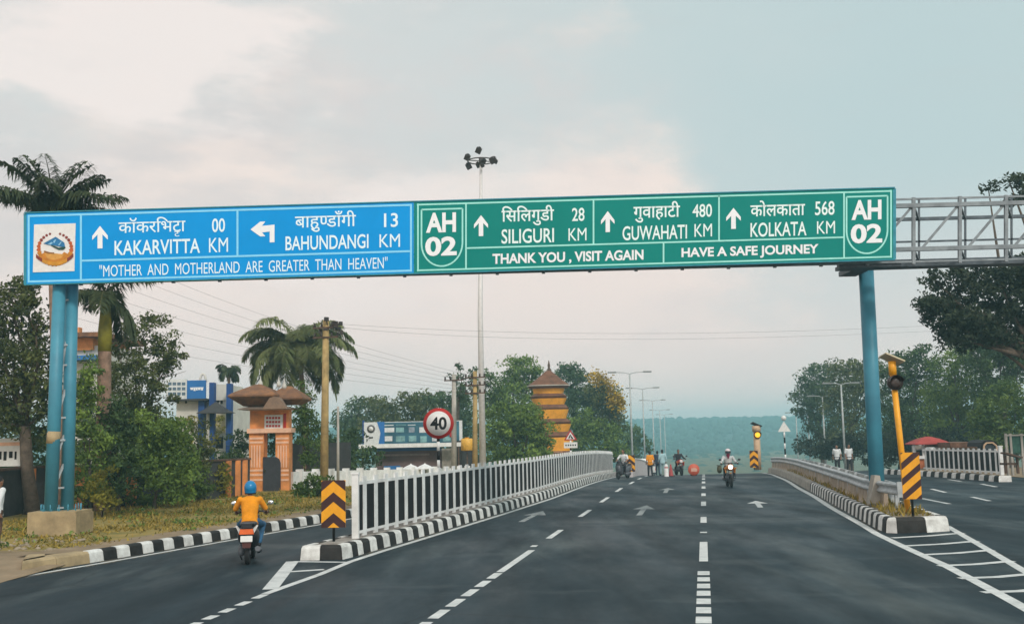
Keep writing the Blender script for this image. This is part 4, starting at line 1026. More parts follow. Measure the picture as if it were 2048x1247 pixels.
tree('temple_tree', 'spreading flat topped tree behind and left of the orange tower', 'tree', 104, [(1030, 722, 44, 9), (1050, 738, 40, 18), (1018, 768, 40, 32), (1055, 775, 34, 36), (1000, 810, 40, 40), (1060, 745, 26, 10), (1040, 820, 40, 40)], 1030, .4, 'mid', .32, 1.25, 48, fork=.4)
tree('temple_tree', 'broad leafy tree in front of the foot of the orange tower', 'tree', 74, [(1010, 830, 36, 34), (1050, 835, 36, 30), (1000, 870, 34, 40), (1045, 870, 46, 40), (1082, 862, 26, 38), (1085, 895, 22, 28), (1000, 905, 46, 34), (1050, 910, 46, 32)], 1035, .3, 'mid', .24, 1.3, 82, fork=.3)
tree('temple_tree', 'dark tall tree rising behind the orange tower', 'tree', 118, [(1128, 745, 16, 20), (1152, 745, 20, 20), (1135, 775, 34, 36), (1170, 780, 30, 34), (1150, 830, 50, 50), (1195, 820, 26, 36)], 1150, .4, 'bluish', .34, 1.25, 49)
tree('blossom_tree', 'tall tree with golden yellow blossom along its right edge', 'tree', 114, [(1195, 790, 26, 34), (1215, 800, 24, 40), (1232, 835, 20, 40), (1205, 850, 40, 40)], 1212, .3, 'olive', .32, 1.15, 50, flower=[(1190, 755, 18, 14), (1210, 772, 18, 20), (1226, 796, 20, 22), (1240, 810, 12, 22)])
tree('background_tree', 'green tree in front of the blossom tree beside the warning sign', 'tree', 104, [(1170, 850, 32, 40), (1200, 870, 40, 36), (1160, 895, 40, 34), (1225, 895, 34, 30)], 1185, .25, 'mid', .30, 1.15, 51)
tree('background_tree', 'last green tree of the left row above the walkers', 'tree', 150, [(1258, 870, 24, 22), (1275, 878, 18, 24), (1265, 900, 28, 24), (1240, 890, 22, 24), (1294, 892, 9, 20)], 1265, .25, 'bright', .40, 1.1, 52)
# right side
RG = 'trees right of the road'
tree('roadside_tree', 'tree at the left end of the right wood with a low hanging branch', 'tree', 122, [(1640, 760, 38, 38), (1610, 790, 28, 34), (1650, 800, 40, 36), (1598, 818, 18, 14), (1660, 850, 42, 40), (1625, 840, 22, 24)], 1650, .35, 'bluish', .36, 1.2, 60, RG)
tree('roadside_tree', 'tall dark tree behind the teal column on the right', 'tree', 112, [(1690, 745, 38, 32), (1720, 770, 40, 50), (1690, 800, 44, 46), (1705, 870, 50, 44), (1745, 740, 28, 24), (1665, 895, 36, 24)], 1700, .4, 'olive', .36, 1.2, 61, RG)
tree('roadside_tree', 'wide dark tree filling the space right of the yellow lamp pole', 'tree', 92, [(1790, 740, 40, 32), (1830, 720, 44, 30), (1800, 800, 50, 60), (1860, 790, 60, 60), (1820, 870, 70, 44), (1770, 860, 40, 50)], 1825, .4, 'dark', .30, 1.25, 62, RG)
tree('roadside_tree', 'dense green tree above the brown stall roof on the right', 'tree', 84, [(1910, 735, 50, 40), (1900, 800, 56, 50), (1960, 790, 50, 60), (1930, 850, 70, 40), (1890, 870, 50, 36)], 1920, .4, 'mid', .28, 1.2, 63, RG)
tree('roadside_tree', 'brighter green tree at the lower right edge above the netting', 'tree', 70, [(2000, 820, 50, 44), (2040, 800, 40, 50), (1985, 865, 50, 36), (2040, 870, 50, 40), (1965, 840, 30, 36)], 2010, .25, 'bright', .24, 1.15, 64, RG)
tree('roadside_tree', 'tree filling the gap behind the tall tree on the right edge', 'tree', 80, [(2000, 715, 54, 46), (2040, 730, 44, 50), (1985, 770, 40, 30), (1945, 705, 46, 36), (1990, 685, 46, 30)], 2020, .35, 'dark', .28, 1.15, 65, RG)
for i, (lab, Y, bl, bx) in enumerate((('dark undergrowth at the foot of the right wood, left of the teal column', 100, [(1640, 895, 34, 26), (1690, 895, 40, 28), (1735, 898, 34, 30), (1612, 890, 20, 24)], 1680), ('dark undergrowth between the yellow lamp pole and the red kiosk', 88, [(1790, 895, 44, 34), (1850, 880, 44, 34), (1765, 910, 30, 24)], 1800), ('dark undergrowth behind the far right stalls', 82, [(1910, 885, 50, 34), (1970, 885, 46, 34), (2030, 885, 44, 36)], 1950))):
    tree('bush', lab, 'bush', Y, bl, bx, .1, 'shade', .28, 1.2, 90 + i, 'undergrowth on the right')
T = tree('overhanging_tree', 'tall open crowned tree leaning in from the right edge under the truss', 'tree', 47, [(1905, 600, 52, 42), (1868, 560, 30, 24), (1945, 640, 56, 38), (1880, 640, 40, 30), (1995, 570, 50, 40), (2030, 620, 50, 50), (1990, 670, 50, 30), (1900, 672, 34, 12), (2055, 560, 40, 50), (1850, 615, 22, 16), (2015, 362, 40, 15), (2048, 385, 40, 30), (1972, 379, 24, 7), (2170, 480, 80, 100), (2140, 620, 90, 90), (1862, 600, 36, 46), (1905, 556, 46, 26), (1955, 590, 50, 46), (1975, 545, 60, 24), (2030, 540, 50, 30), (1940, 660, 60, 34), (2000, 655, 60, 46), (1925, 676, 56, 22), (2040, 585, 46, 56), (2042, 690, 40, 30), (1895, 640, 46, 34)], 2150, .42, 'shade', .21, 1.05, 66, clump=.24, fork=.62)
mb = MB(); mb.tube([at(2120, 800, 47), at(2030, 720, 47), at(1985, 690, 47), at(1930, 640, 47)], [.10, .07, .05, .02], 8); mb.build('branch', M['bark'], T, world=True)
# grass on the verge and on the median: beyond counting
rng = np.random.default_rng(9); n = 26000
yv = rng.uniform(24.5, 52, n); xv = np.array([kerbL(y) for y in yv]) - 1.0 - rng.uniform(0, 1, n) ** .8 * 9
hgt = rng.uniform(.02, .085, n) * (1 + (rng.random(n) < .04) * 1.6)
def blades(xv, yv, zv, hgt, rng):
    n = len(xv); b = np.stack([xv, yv, zv], 1); a = rng.uniform(0, math.pi, n); sx = np.stack([np.cos(a), np.sin(a), np.zeros(n)], 1) * rng.uniform(.015, .04, (n, 1))
    t = b + np.stack([rng.normal(0, .06, n), rng.normal(0, .06, n), hgt], 1); return np.stack([b - sx, b + sx, t + sx * .2, t - sx * .2], 1)
ok = (np.sin(xv * 1.7 + yv) + np.sin(yv * 1.1 - xv * .6) + rng.normal(0, .8, n)) > -.55
tag(quads_mesh('verge_grass', blades(xv, yv, np.full(n, .2), hgt, rng)[ok], rng.random(n)[ok], LF['grass']), 'dry yellow green grass on the left verge', 'grass', kind='stuff')
n = 1800; yv = rng.uniform(26.8, 60, n); off = 4.22 + .26 + rng.random(n) * 1.05; xv = off + SLOPE * yv
tag(quads_mesh('median_grass', blades(xv, yv, np.array([Zg(y) for y in yv]) + .33, rng.uniform(.05, .22, n), rng), rng.random(n), LF['grass']), 'dry tufts of grass on the right median', 'grass', kind='stuff')
C = []
for i in range(90):
    y = rng.uniform(25, 48); x = kerbL(y) - rng.uniform(1.2, 8.5); C.append(np.array([x, y, .24]) + rng.normal(size=(28, 3)) * np.array([.16, .16, .05]) * rng.uniform(.5, 1.4))
C = np.concatenate(C); tag(quads_mesh('weeds', leaves(C, .10, rng), rng.random(len(C)), LF['mid']), 'low green weeds scattered over the dry left verge', 'weeds', kind='stuff')
mb = MB()
for i in range(260):
    x = rng.uniform(-19, -10.2); y = rng.uniform(23.8, 27.2); r = rng.uniform(.03, .09); mb.ell((x - .1 * (y - 24), y, .21), (r, r * .8, r * .6), n=6)
tag(mb.build('rubble', mat('rubble_stone', (.32, .26, .19), .9, var=.25, scale=2)), 'scattered stones around the concrete plinth', 'stones', kind='stuff')

# ------------------------------------------------------------------ buildings and walls on the left
def gate():
    Y = 50; b = foot(537, Y, .2, 990); T = thing('temple_gate', 'orange gateway with brown pagoda roofs and a dark metal door', 'gateway', b)
    for x0, x1 in ((498, 527), (551, 578)):
        pl = part(T, 'pillar', 'orange', (x0, x1, 864, 992, Y, .75))
        st = [(x0 + 1, x1 - 1, y, y + 4, Y - .02, .03) for y in (874, 882, 938, 947, 957)] + [(x0 + 4 + k * 5.4, x0 + 6.5 + k * 5.4, 890, 934, Y - .02, .03) for k in range(4)]
        part(pl, 'pale_stripes', 'orangel', *st)
    part(T, 'lintel', 'orange', (500, 577, 818, 857, Y + .02, .7))
    part(T, 'ledge', 'orangel', (494, 582, 856, 865, Y - .12, 1.0), (497, 579, 815, 820, Y - .1, .95))
    nb = part(T, 'name_board', 'plate', (529, 565, 829, 856, Y - .06, .05))
    part(nb, 'lettering', 'red', *[(532 + k * 6, 536.4 + k * 6, y, y + 4.4, Y - .07, .01) for k in range(5) for y in (833, 841, 849)])
    part(T, 'red_trim', 'red', (567, 572, 826, 856, Y - .01, .04))
    def hip(ax, L, W, zb, za, cx, cy, curl):
        mb = MB(); n = 9; s = Y / F; rows = []
        for j in range(n):
            t = j / (n - 1); k = (1 - t) ** 1.0; z = zb + (za - zb) * (t ** .85); row = []
            for (u, v) in ((-1, -1), (0, -1.0), (1, -1), (1, 0), (1, 1), (0, 1), (-1, 1), (-1, 0)):
                cr = curl * (abs(u * v)) * (1 - t) ** 3
                row.append((cx + u * (L * k + .12), cy + v * (W * k + .08), z + cr))
            rows += row
        fs = [(j * 8 + i, j * 8 + (i + 1) % 8, (j + 1) * 8 + (i + 1) % 8, (j + 1) * 8 + i) for j in range(n - 1) for i in range(8)] + [tuple(range(8)), tuple((n - 1) * 8 + i for i in range(8))]
        mb.add(rows, fs); return mb
    P = lambda x, y: at(x, y, Y)
    s = Y / F; z = lambda y: at(535, y, Y).z
    def lens(cx, L, W, y_top, y_mid, y_bot, k, cy):
        mb = hip(0, L * s, W, z(y_mid), z(y_top), P(cx, 800).x, cy, 0); x = P(cx, 800).x; w0, d0 = L * s + .12, W + .08
        ring = lambda m, zz, o=0: [(x + u * (w0 * m), cy + v * (d0 * m), zz) for u, v in ((-1, -1), (1, -1), (1, 1), (-1, 1))]
        mb.add(ring(1, z(y_mid)) + ring(1, z(y_mid) - .07), [(q, (q + 1) % 4, 4 + (q + 1) % 4, 4 + q) for q in range(4)])
        mb.add(ring(1, z(y_mid) - .07) + ring(k, z(y_bot)), [(q, (q + 1) % 4, 4 + (q + 1) % 4, 4 + q) for q in range(4)] + [(7, 6, 5, 4)])
        return mb
    lens(513, 42, 1.25, 767, 790, 811, .50, Y + .4).build('roof', M['tile'], T, world=True)
    lens(570, 33, 1.0, 771, 796, 809, .55, Y + .8).build('roof', M['tile'], T, world=True)
    mb = hip(0, 50 * s, .9, z(818), z(806), P(535, 812).x, Y + .3, 0); mb.build('eave', mat('eave_grey_brown', (.20, .15, .12), .8), T, world=True)
    mb = MB(); c = P(557, 806); mb.prism([c + Vector(v) for v in ((-.55, -.9, -.28), (.55, -.9, -.28), (.22, -.9, .22), (0, -.9, .3), (-.22, -.9, .22))], (0, .6, 0)); mb.build('dormer', mat('dormer_brown', (.25, .16, .11), .8), T, world=True)
    for x, y in ((516, 767), (564, 772), (553, 768)): mb = MB(); mb.lathe(P(x, y) + Vector((0, .5, 0)), [(.09, -.1), (.11, .05), (.03, .22), (.01, .4)], 8); mb.build('finial', M['bwhite'], T, world=True)
    mb = MB(); pts = [P(527, 991), P(562, 991), P(562, 925), P(559, 917), P(553, 913), P(527, 913)]; mb.prism([p + Vector((0, -.10, 0)) for p in pts], (0, .05, 0)); d = mb.build('door', M['darkgate'], T, world=True)
    mb = MB(); mb.box(P(531, 940) + Vector((0, -.13, 0)), (.08, .05, .14)); mb.build('handle', M['chrome'], d, world=True)
gate()
wpts = [gnd(-60, 1046, .2), gnd(62, 1022, .2), gnd(160, 1016, .2), gnd(265, 1010, .2), gnd(380, 1001, .2), gnd(455, 994, .2), gnd(496, 990, .2)]
T = thing('compound_wall', 'dark compound wall with orange posts behind the left hedge', 'wall', wpts[3])
mb = MB()
for a, b in zip(wpts, wpts[1:]): mb.bar(Vector((a.x, a.y, .95)), Vector((b.x, b.y, .95)), .18, 1.5)
mb.build('wall', M['darkwall'], T, world=True)
mb = MB()
for a, b in zip(wpts, wpts[1:]): mb.bar(Vector((a.x, a.y, 1.74)), Vector((b.x, b.y, 1.74)), .3, .08)
mb.build('coping', M['brown'], T, world=True)
for p in wpts[1:6] + [wpts[5].lerp(wpts[6], .45), wpts[5].lerp(wpts[6], .8)]: MB().box((p.x, p.y - .16, .95), (.34, .2, 1.5)).build('post', M['orange'], T, world=True)
Y = 52; mb = MB(); a, b = foot(583, 50.4, .2), foot(965, 66, -.05)
T = thing('boundary_wall', 'low white boundary wall behind the railing', 'wall', a)
mb.bar(a + Vector((0, 0, .42)), b + Vector((0, 0, .42)), .2, .84); mb.build('wall', M['white'], T, world=True)
mb = MB()
for k in range(15): p = a.lerp(b, (k + .5) / 15); mb.box((p.x, p.y - .02, p.z + .47), (.32, .3, .96))
mb.build('pier', M['white'], T, world=True)
# poster board, house, columned building
Y = 37.5; T = thing('poster_board', 'white poster board with an orange strip and dark letters at the left edge', 'poster', foot(20, Y, .2))
part(T, 'board', 'plate', (-40, 45, 876, 932, Y, .06)); part(T, 'stripe', 'orangel', (-40, 44, 884, 891, Y - .008, .01)); part(T, 'lettering', 'black', *[(-26 + k * 11, -26 + k * 11 + w, 902, 902 + h, Y - .008, .01) for k, (w, h) in enumerate(((7, 16), (4, 10), (7, 16), (6, 18), (7, 13), (4, 16)))]); part(T, 'leg', 'brown', (-30, -24, 932, 1015, Y, .1), (30, 36, 932, 1015, Y, .1))
Y = 52; T = thing('house', 'orange and white house glimpsed between the teal columns and the palm', 'house', foot(175, Y, .2))
part(T, 'wall', 'bwhite', (120, 212, 690, 990, Y, 5)); part(T, 'upper_wall', 'orange', (120, 186, 672, 700, Y - .2, 5)); part(T, 'roof', 'tile', (112, 208, 664, 673, Y - .8, 6)); part(T, 'balcony', 'boardblue', (130, 190, 710, 719, Y - 1.0, 1.2)); part(T, 'chimney', 'orange', (150, 158, 654, 666, Y + .5, .4)); part(T, 'window', 'glass', (160, 178, 740, 775, Y - .03, .1))
def office():
    Y = 63; T = thing('office_building', 'white building with deep blue columns and blue rooftop board', 'building', foot(410, Y, .1))
    w = part(T, 'wall', 'bwhite', (352, 400, 797, 960, Y, 6), (400, 456, 800, 960, Y + 1, 6)); part(w, 'pale_panel', mat('pale_yellow_wall', (.62, .54, .33), .8), (404, 450, 828, 866, Y + .95, .08))
    for x0, x1, y0, y1 in ((396, 408, 795, 900), (417.5, 427, 764, 940), (452, 461.5, 766, 940)): part(T, 'column', 'bblue', (x0, x1, y0, y1, Y - .25, .5))
    b = part(T, 'signboard', 'boardblue', (374, 411, 760, 798, Y - .5, .15)); g = part(T, 'signboard', 'tarp', (333, 373.5, 758, 796, Y - .5, .15))
    mb = MB()
    for k, (x, dx, h) in enumerate(((381, 5, 4), (387, 4, 6), (392, 3, 5), (396, 5, 4), (402, 4, 5))): pbox(mb, x, x + dx, 775, 775 + h, Y - .51, .012)
    pbox(mb, 380, 407, 774, 775.6, Y - .512, .012); mb.build('lettering', M['lettw'], b, world=True)
    part(g, 'photo_grid', mat('grid_grey_blue', (.10, .16, .22), .6), *[(336 + c * 9.2, 343 + c * 9.2, 764 + r * 10, 770 + r * 10, Y - .51, .012) for c in range(4) for r in range(3)])
    part(T, 'parapet', 'darkwall', (330, 412, 797, 801, Y - .6, 2)); part(T, 'upper_wall', 'bwhite', (428, 452, 768, 800, Y + .9, 4))
    mb = MB(); c = at(406, 757, Y); s = Y / F
    mb.tube([c + Vector((6 * s * math.cos(a), 0, 15 * s * math.sin(a) * 1.1 - .2)) for a in np.linspace(0, math.pi, 13)], .07, 7); mb.build('arch', M['bwhite'], T, world=True)
    mb = MB(); s = Y / F; c = at(432, 826, Y - .6)
    rows = [(34, 0), (20, 8), (8, 17), (2, 22)]
    for j, (r, h) in enumerate(rows): mb.v += [tuple(c + Vector((r * s * u, r * s * v * .6, h * s))) for u, v in ((-1, -1), (1, -1), (1, 1), (-1, 1))]
    for j in range(3):
        for i in range(4): mb.f.append((j * 4 + i, j * 4 + (i + 1) % 4, j * 4 + 4 + (i + 1) % 4, j * 4 + 4 + i)); mb.m.append(0); mb.sm.append(False)
    mb.f.append((0, 1, 2, 3)); mb.m.append(0); mb.sm.append(False); mb.build('porch_roof', M['darkwall'], T, world=True)
    f = part(T, 'window', 'bwhite', (428, 449, 870, 902, Y + .85, .12)); part(f, 'pane', 'glass', (431, 446, 873, 896, Y + .82, .05))
    part(T, 'porch_post', 'bwhite', (412, 417, 826, 960, Y - .5, .2))
    for x in (370, 433, 441): part(T, 'vent', 'black', (x, x + 4, 800, 806, Y + (.9 if x > 400 else -.02), .1))
office()
# billboard, shop with its white roof edge, umbrellas
Y = 72; T = thing('billboard', 'long white and blue billboard above the brown shop', 'billboard', foot(830, Y, 0))
b = part(T, 'board', 'tarp', (728, 924, 842, 889, Y, .25)); part(b, 'blue_panel', mat('billboard_teal_blue', (.035, .14, .20), .5, var=.3, scale=.8), (765, 918, 843, 886, Y - .012, .02))
mb = MB(); mb.prism([at(x, y, Y - .03) for x, y in ((757, 888), (769, 888), (769, 843), (754, 843), (761, 865))], (0, .01, 0)); mb.build('blue_band', M['boardblue'], b, world=True)
rg = random.Random(4); tiles = [[], [], []]
for c_ in range(6):
    for r_, (y0, y1) in enumerate(((848, 851), (853, 866), (870, 884))):
        x0 = 768 + c_ * 23.5; tiles[rg.choice((0, 1, 2))].append((x0 + rg.uniform(0, 3), x0 + rg.uniform(14, 21), y0 + rg.uniform(0, 2), y1 - rg.uniform(0, 3), Y - .03, .02))
for k, mm in enumerate((M['tarp'], mat('photo_pale_teal', (.22, .42, .42), .6, var=.3, scale=2), mat('photo_grey_blue', (.30, .36, .42), .6, var=.3, scale=2))): part(b, 'picture_tile', mm, *tiles[k])
mb = MB(); c = at(742, 857, Y - .02); s = Y / F; mb.lathe(c, [(8 * s, 0), (8 * s, -.01)], 20, axis='y'); l = mb.build('round_mark', mat('mark_grey', (.10, .09, .09)), b, world=True)
mb = MB(); mb.lathe(c + Vector((0, -.012, 0)), [(4.6 * s, 0), (4.6 * s, -.004)], 16, axis='y'); mb.bar(c + Vector((-5 * s, -.02, 5 * s)), c + Vector((5 * s, -.02, -5 * s)), .06, .01); mb.build('round_mark_centre', M['plate'], b, world=True); part(b, 'lettering', 'black', (738, 746, 873, 876, Y - .015, .01))
part(T, 'frame', 'bblue', (725, 728, 840, 892, Y, .3)); part(T, 'leg', 'brown', (760, 763, 889, 960, Y + .1, .2), (870, 873, 889, 960, Y + .1, .2))
part(T, 'red_mark', 'red', (899, 906, 862, 874, Y - .03, .02))
Y = 68; T = thing('shop', 'dark brown shop with a long white roof edge below the billboard', 'shop', foot(820, Y, 0))
part(T, 'wall', mat('shop_dark_brown', (.15, .10, .10), .85, var=.2, scale=.6), (752, 882, 900, 975, Y + 1, 4)); part(T, 'roof_edge', 'white', (718, 924, 886, 894, Y, .5)); part(T, 'fascia', 'bblue', (754, 880, 894, 901, Y + .5, .3)); part(T, 'ledge', mat('shop_ledge_mauve', (.22, .16, .16)), (756, 858, 907, 911, Y + .9, .15)); part(T, 'shutter', 'concg', (884, 908, 896, 935, Y + 1, .3)); part(T, 'blue_counter', 'boardblue', (768, 800, 931, 952, Y + .8, .3)); part(T, 'back_wall', 'darkwall', (908, 948, 880, 950, Y + 1.2, .3)); part(T, 'post', 'brown', (724, 727, 893, 970, Y, .15), (916, 919, 893, 970, Y, .15))
p = at(934, 888, 66); T = thing('water_drum', 'yellow drum shaped box at the right end of the white roof edge', 'drum', p); MB().lathe((0, 0, 0), [(.30, -.38), (.37, -.34), (.37, .30), (.30, .36)], 18).build('drum', mat('drum_yellow', (.72, .40, .06), .5), T); MB().lathe((.0, 0, .36), [(.14, 0), (.14, .06)], 12).build('cap', M['yellow'], T); MB().bar((0, .1, -.35), (0, .1, -2.2), .08).build('stand', M['brown'], T)
for i, (x, y) in enumerate(((822, 928), (850, 927))):
    Y = 60; b = foot(x, Y, 0); T = thing('parasol', ['left of the two small white parasols before the brown shop', 'right of the two small white parasols before the brown shop'][i], 'parasol', b, 0, 'white parasols before the shop'); h = at(x, y, Y).z - b.z; MB().tube([(0, 0, 0), (0, 0, h)], .03, 8).build('pole', M['lampdark'], T); MB().lathe((0, 0, h - .22), [(.52, -.05), (.50, .0), (.26, .13), (.05, .22), (.02, .27)], 10, smooth=False).build('canopy', M['white'], T)
def temple():
    Y = 90; b = foot(1104, Y, 0); T = thing('pagoda_tower', 'orange and brown banded pagoda tower with a peaked roof among the trees', 'tower', b)
    def ring(name, m, tiers):
        mb = MB()
        for (cx, hw0, y0, hw1, y1) in tiers:
            s = Y / F; vs = []
            for hw, y in ((hw0, y0), (hw1, y1)):
                c = at(cx, y, Y + 1.6); vs += [c + Vector((hw * s * math.copysign(abs(math.cos(a)) ** .62, math.cos(a)), hw * s * math.copysign(abs(math.sin(a)) ** .62, math.sin(a)), 0)) for a in np.linspace(0, 2 * math.pi, 25)[:-1]]
            mb.add(vs, [tuple(range(24)), tuple(reversed(range(24, 48)))] + [(i, (i + 1) % 24, 24 + (i + 1) % 24, 24 + i) for i in range(24)])
        return mb.build(name, M[m] if isinstance(m, str) else m, T, world=True)
    om = mat('tower_orange', (.92, .40, .03), .7, var=.14, scale=1.2); bm = mat('tower_brown', (.17, .075, .04), .8, var=.2, scale=2)
    for t in ((1097, 30, 788, 33, 776), (1098, 30, 810, 36, 797), (1101, 31, 838, 37, 819), (1106, 31, 864, 37, 848), (1110, 33, 902, 38, 874)): ring('wall', om, [t])
    for t in ((1097, 33, 798, 38, 787), (1099, 35, 821, 39, 809), (1103, 35, 849, 40, 837), (1107, 36, 876, 41, 863)): ring('eave', bm, [(t[0], t[1], t[2], t[3], t[2] - 5), (t[0], t[3], t[2] - 5, t[1] - 3, t[4])])
    ring('eave', bm, [(1098, 50, 932, 44, 901)])
    r = ring('roof', bm, [(1097, 38, 777, 43, 771), (1097, 43, 771, 24, 757), (1097, 24, 757, 5, 741)])
    ring('ridge', 'concg', [(1097, 5.5, 742.5, 3, 738), (1097, 44, 772.5, 43, 770.5)])
    mb = MB(); c = at(1098, 742, Y + 1.6); mb.lathe(c, [(.2, -.1), (.22, .1), (.08, .3), (.12, .45), (.02, .95)], 10); mb.build('spire', M['brown'], r, world=True)
    mb = MB()
    for k in range(6): pbox(mb, 1085 - k * 2, 1125 + k * 2, 902 + k * 5, 905 + k * 5, Y - .6 - .1 * k, .3)
    mb.build('steps', mat('tower_steps', (.36, .20, .12), .8), T, world=True)
temple()
# ------------------------------------------------------------------ right shoulder: kiosk, stalls, rickshaw
Y = 60; b = foot(1853, Y, .03); T = thing('kiosk', 'small kiosk with a red hipped canopy and orange counter', 'kiosk', b); s = Y / F
mb = MB(); c = at(1856, 888, Y)
for r, h in ((36, 0), (36.5, 1.5), (18, 11), (3, 15.5)): mb.v += [tuple(c + Vector((r * s * u, r * s * v * .8, h * s))) for u, v in ((-1, -1), (1, -1), (1, 1), (-1, 1))]
for j in range(3):
    for i in range(4): mb.f.append((j * 4 + i, j * 4 + (i + 1) % 4, j * 4 + 4 + (i + 1) % 4, j * 4 + 4 + i)); mb.m.append(0); mb.sm.append(False)
mb.f.append((0, 1, 2, 3)); mb.m.append(0); mb.sm.append(False); mb.build('canopy', M['redfab'], T, world=True)
part(T, 'counter', mat('kiosk_orange', (.50, .15, .05)), (1832, 1849, 917, 936, Y - .3, .9)); part(T, 'counter_top', 'white', (1830, 1850, 911, 917, Y - .4, 1.1))
for x in (1828, 1846, 1874): part(T, 'post', 'white', (x, x + 3.5, 888, 935, Y - .25, .1))
part(T, 'window', 'bwhite', (1831, 1849, 897, 912, Y + .1, .06)); part(T, 'pane', 'glass', (1833, 1847, 899, 911, Y + .08, .03)); part(T, 'back_wall', 'concg', (1826, 1854, 890, 938, Y + 1.2, .1))
Y = 64; T = thing('tarp_stall', 'stall covered with a plain white tarpaulin right of the red kiosk', 'stall', foot(1873, Y, .03)); mb = MB(); s = Y / F; c = at(1873, 890, Y); mb.prism([c + Vector(v) for v in ((-17 * s, 0, -16 * s), (17 * s, 0, -16 * s), (17 * s, 0, -2 * s), (10 * s, 0, 1.5 * s), (-15 * s, 0, 1 * s))], (0, 1.6, 0)); mb.build('cover', M['tarp'], T, world=True); part(T, 'roof', 'black', (1872, 1892, 885.5, 889, Y - .1, 1.8)); part(T, 'leg', 'brown', (1858, 1861, 904, 935, Y + .2, .1), (1886, 1889, 904, 935, Y + .2, .1))
Y = 58; T = thing('tin_roof_stall', 'stall with rusty brown roof and cream boards behind the far right railing', 'stall', foot(1935, Y, .03)); part(T, 'wall', 'tawny', (1907, 1962, 892, 935, Y, 2.5)); part(T, 'roof', mat('rusty_roof', (.17, .085, .05), .85, var=.3, scale=2.5), (1901, 1966, 884, 894, Y - .5, 3.6)); part(T, 'post', 'brown', *[(x, x + 2, 893, 938, Y - .4, .08) for x in (1904, 1920, 1940)])
Y = 55; b = foot(1980, Y, .03); s = Y / F; T = thing('auto_rickshaw', 'parked auto rickshaw with black canopy and cream windscreen frame', 'auto rickshaw', b)
def rk(x, y): return at(x, y, Y)
mb = MB(); arch = [(1962, 893), (1963, 885), (1970, 880), (1982, 879), (1992, 883), (1997, 892)]
mb.prism([rk(*p) for p in arch] + [rk(1993, 892), rk(1989, 885.5), (rk(1975, 884)), rk(1968, 888), rk(1966, 893)], (0, 1.7, 0)); mb.build('canopy', M['black'], T, world=True)
mb = MB(); fr = [(1966, 912), (1967, 890), (1972, 885), (1984, 884.5), (1992, 891), (1994, 912)]
for p, q in zip(fr, fr[1:]): mb.bar(rk(*p) - Vector((0, .06, 0)), rk(*q) - Vector((0, .06, 0)), .07)
mb.build('windscreen_frame', M['tawny'], T, world=True); part(T, 'windscreen', 'glass', (1968, 1991, 888, 905, Y + .02, .03)); part(T, 'front_body', mat('rickshaw_cream', (.50, .42, .30)), (1965, 1995, 905, 925, Y, 1.6)); part(T, 'rear_body', 'black', (1964, 1996, 890, 925, Y + 1.62, .5))
for x in (1968, 1992): mb = MB(); mb.lathe(rk(x, 926) + Vector((0, .8, 0)), [(.24, -.06), (.28, -.03), (.28, .03), (.24, .06)], 16, axis='x'); mb.build('wheel', M['rubber'], T, world=True)
Y = 50; T = thing('net_enclosure', 'grey posts hung with green netting at the right edge', 'fence', foot(2030, Y, .03)); part(T, 'net', 'net', (2018, 2075, 869, 905, Y, .03)); 
for x in (2013, 2022, 2044, 2068): part(T, 'post', 'polegrey', (x, x + 4, 866, 950, Y - .06, .1))
part(T, 'crossbar', 'polegrey', (2010, 2075, 868, 871, Y - .1, .08))
Y = 46; T = thing('wooden_bench', 'rough brown wooden bench and planks beside the end of the right railing', 'bench', foot(2026, Y, .03)); mb = MB(); mb.bar(at(2006, 905, Y), at(2040, 914, Y), .5, .07); mb.build('top', M['brown'], T, world=True)
for x in (2010, 2034): part(T, 'leg', 'brown', (x, x + 4, 910, 946, Y, .1))
part(T, 'shelf', 'brown', (2010, 2036, 925, 929, Y, .5))

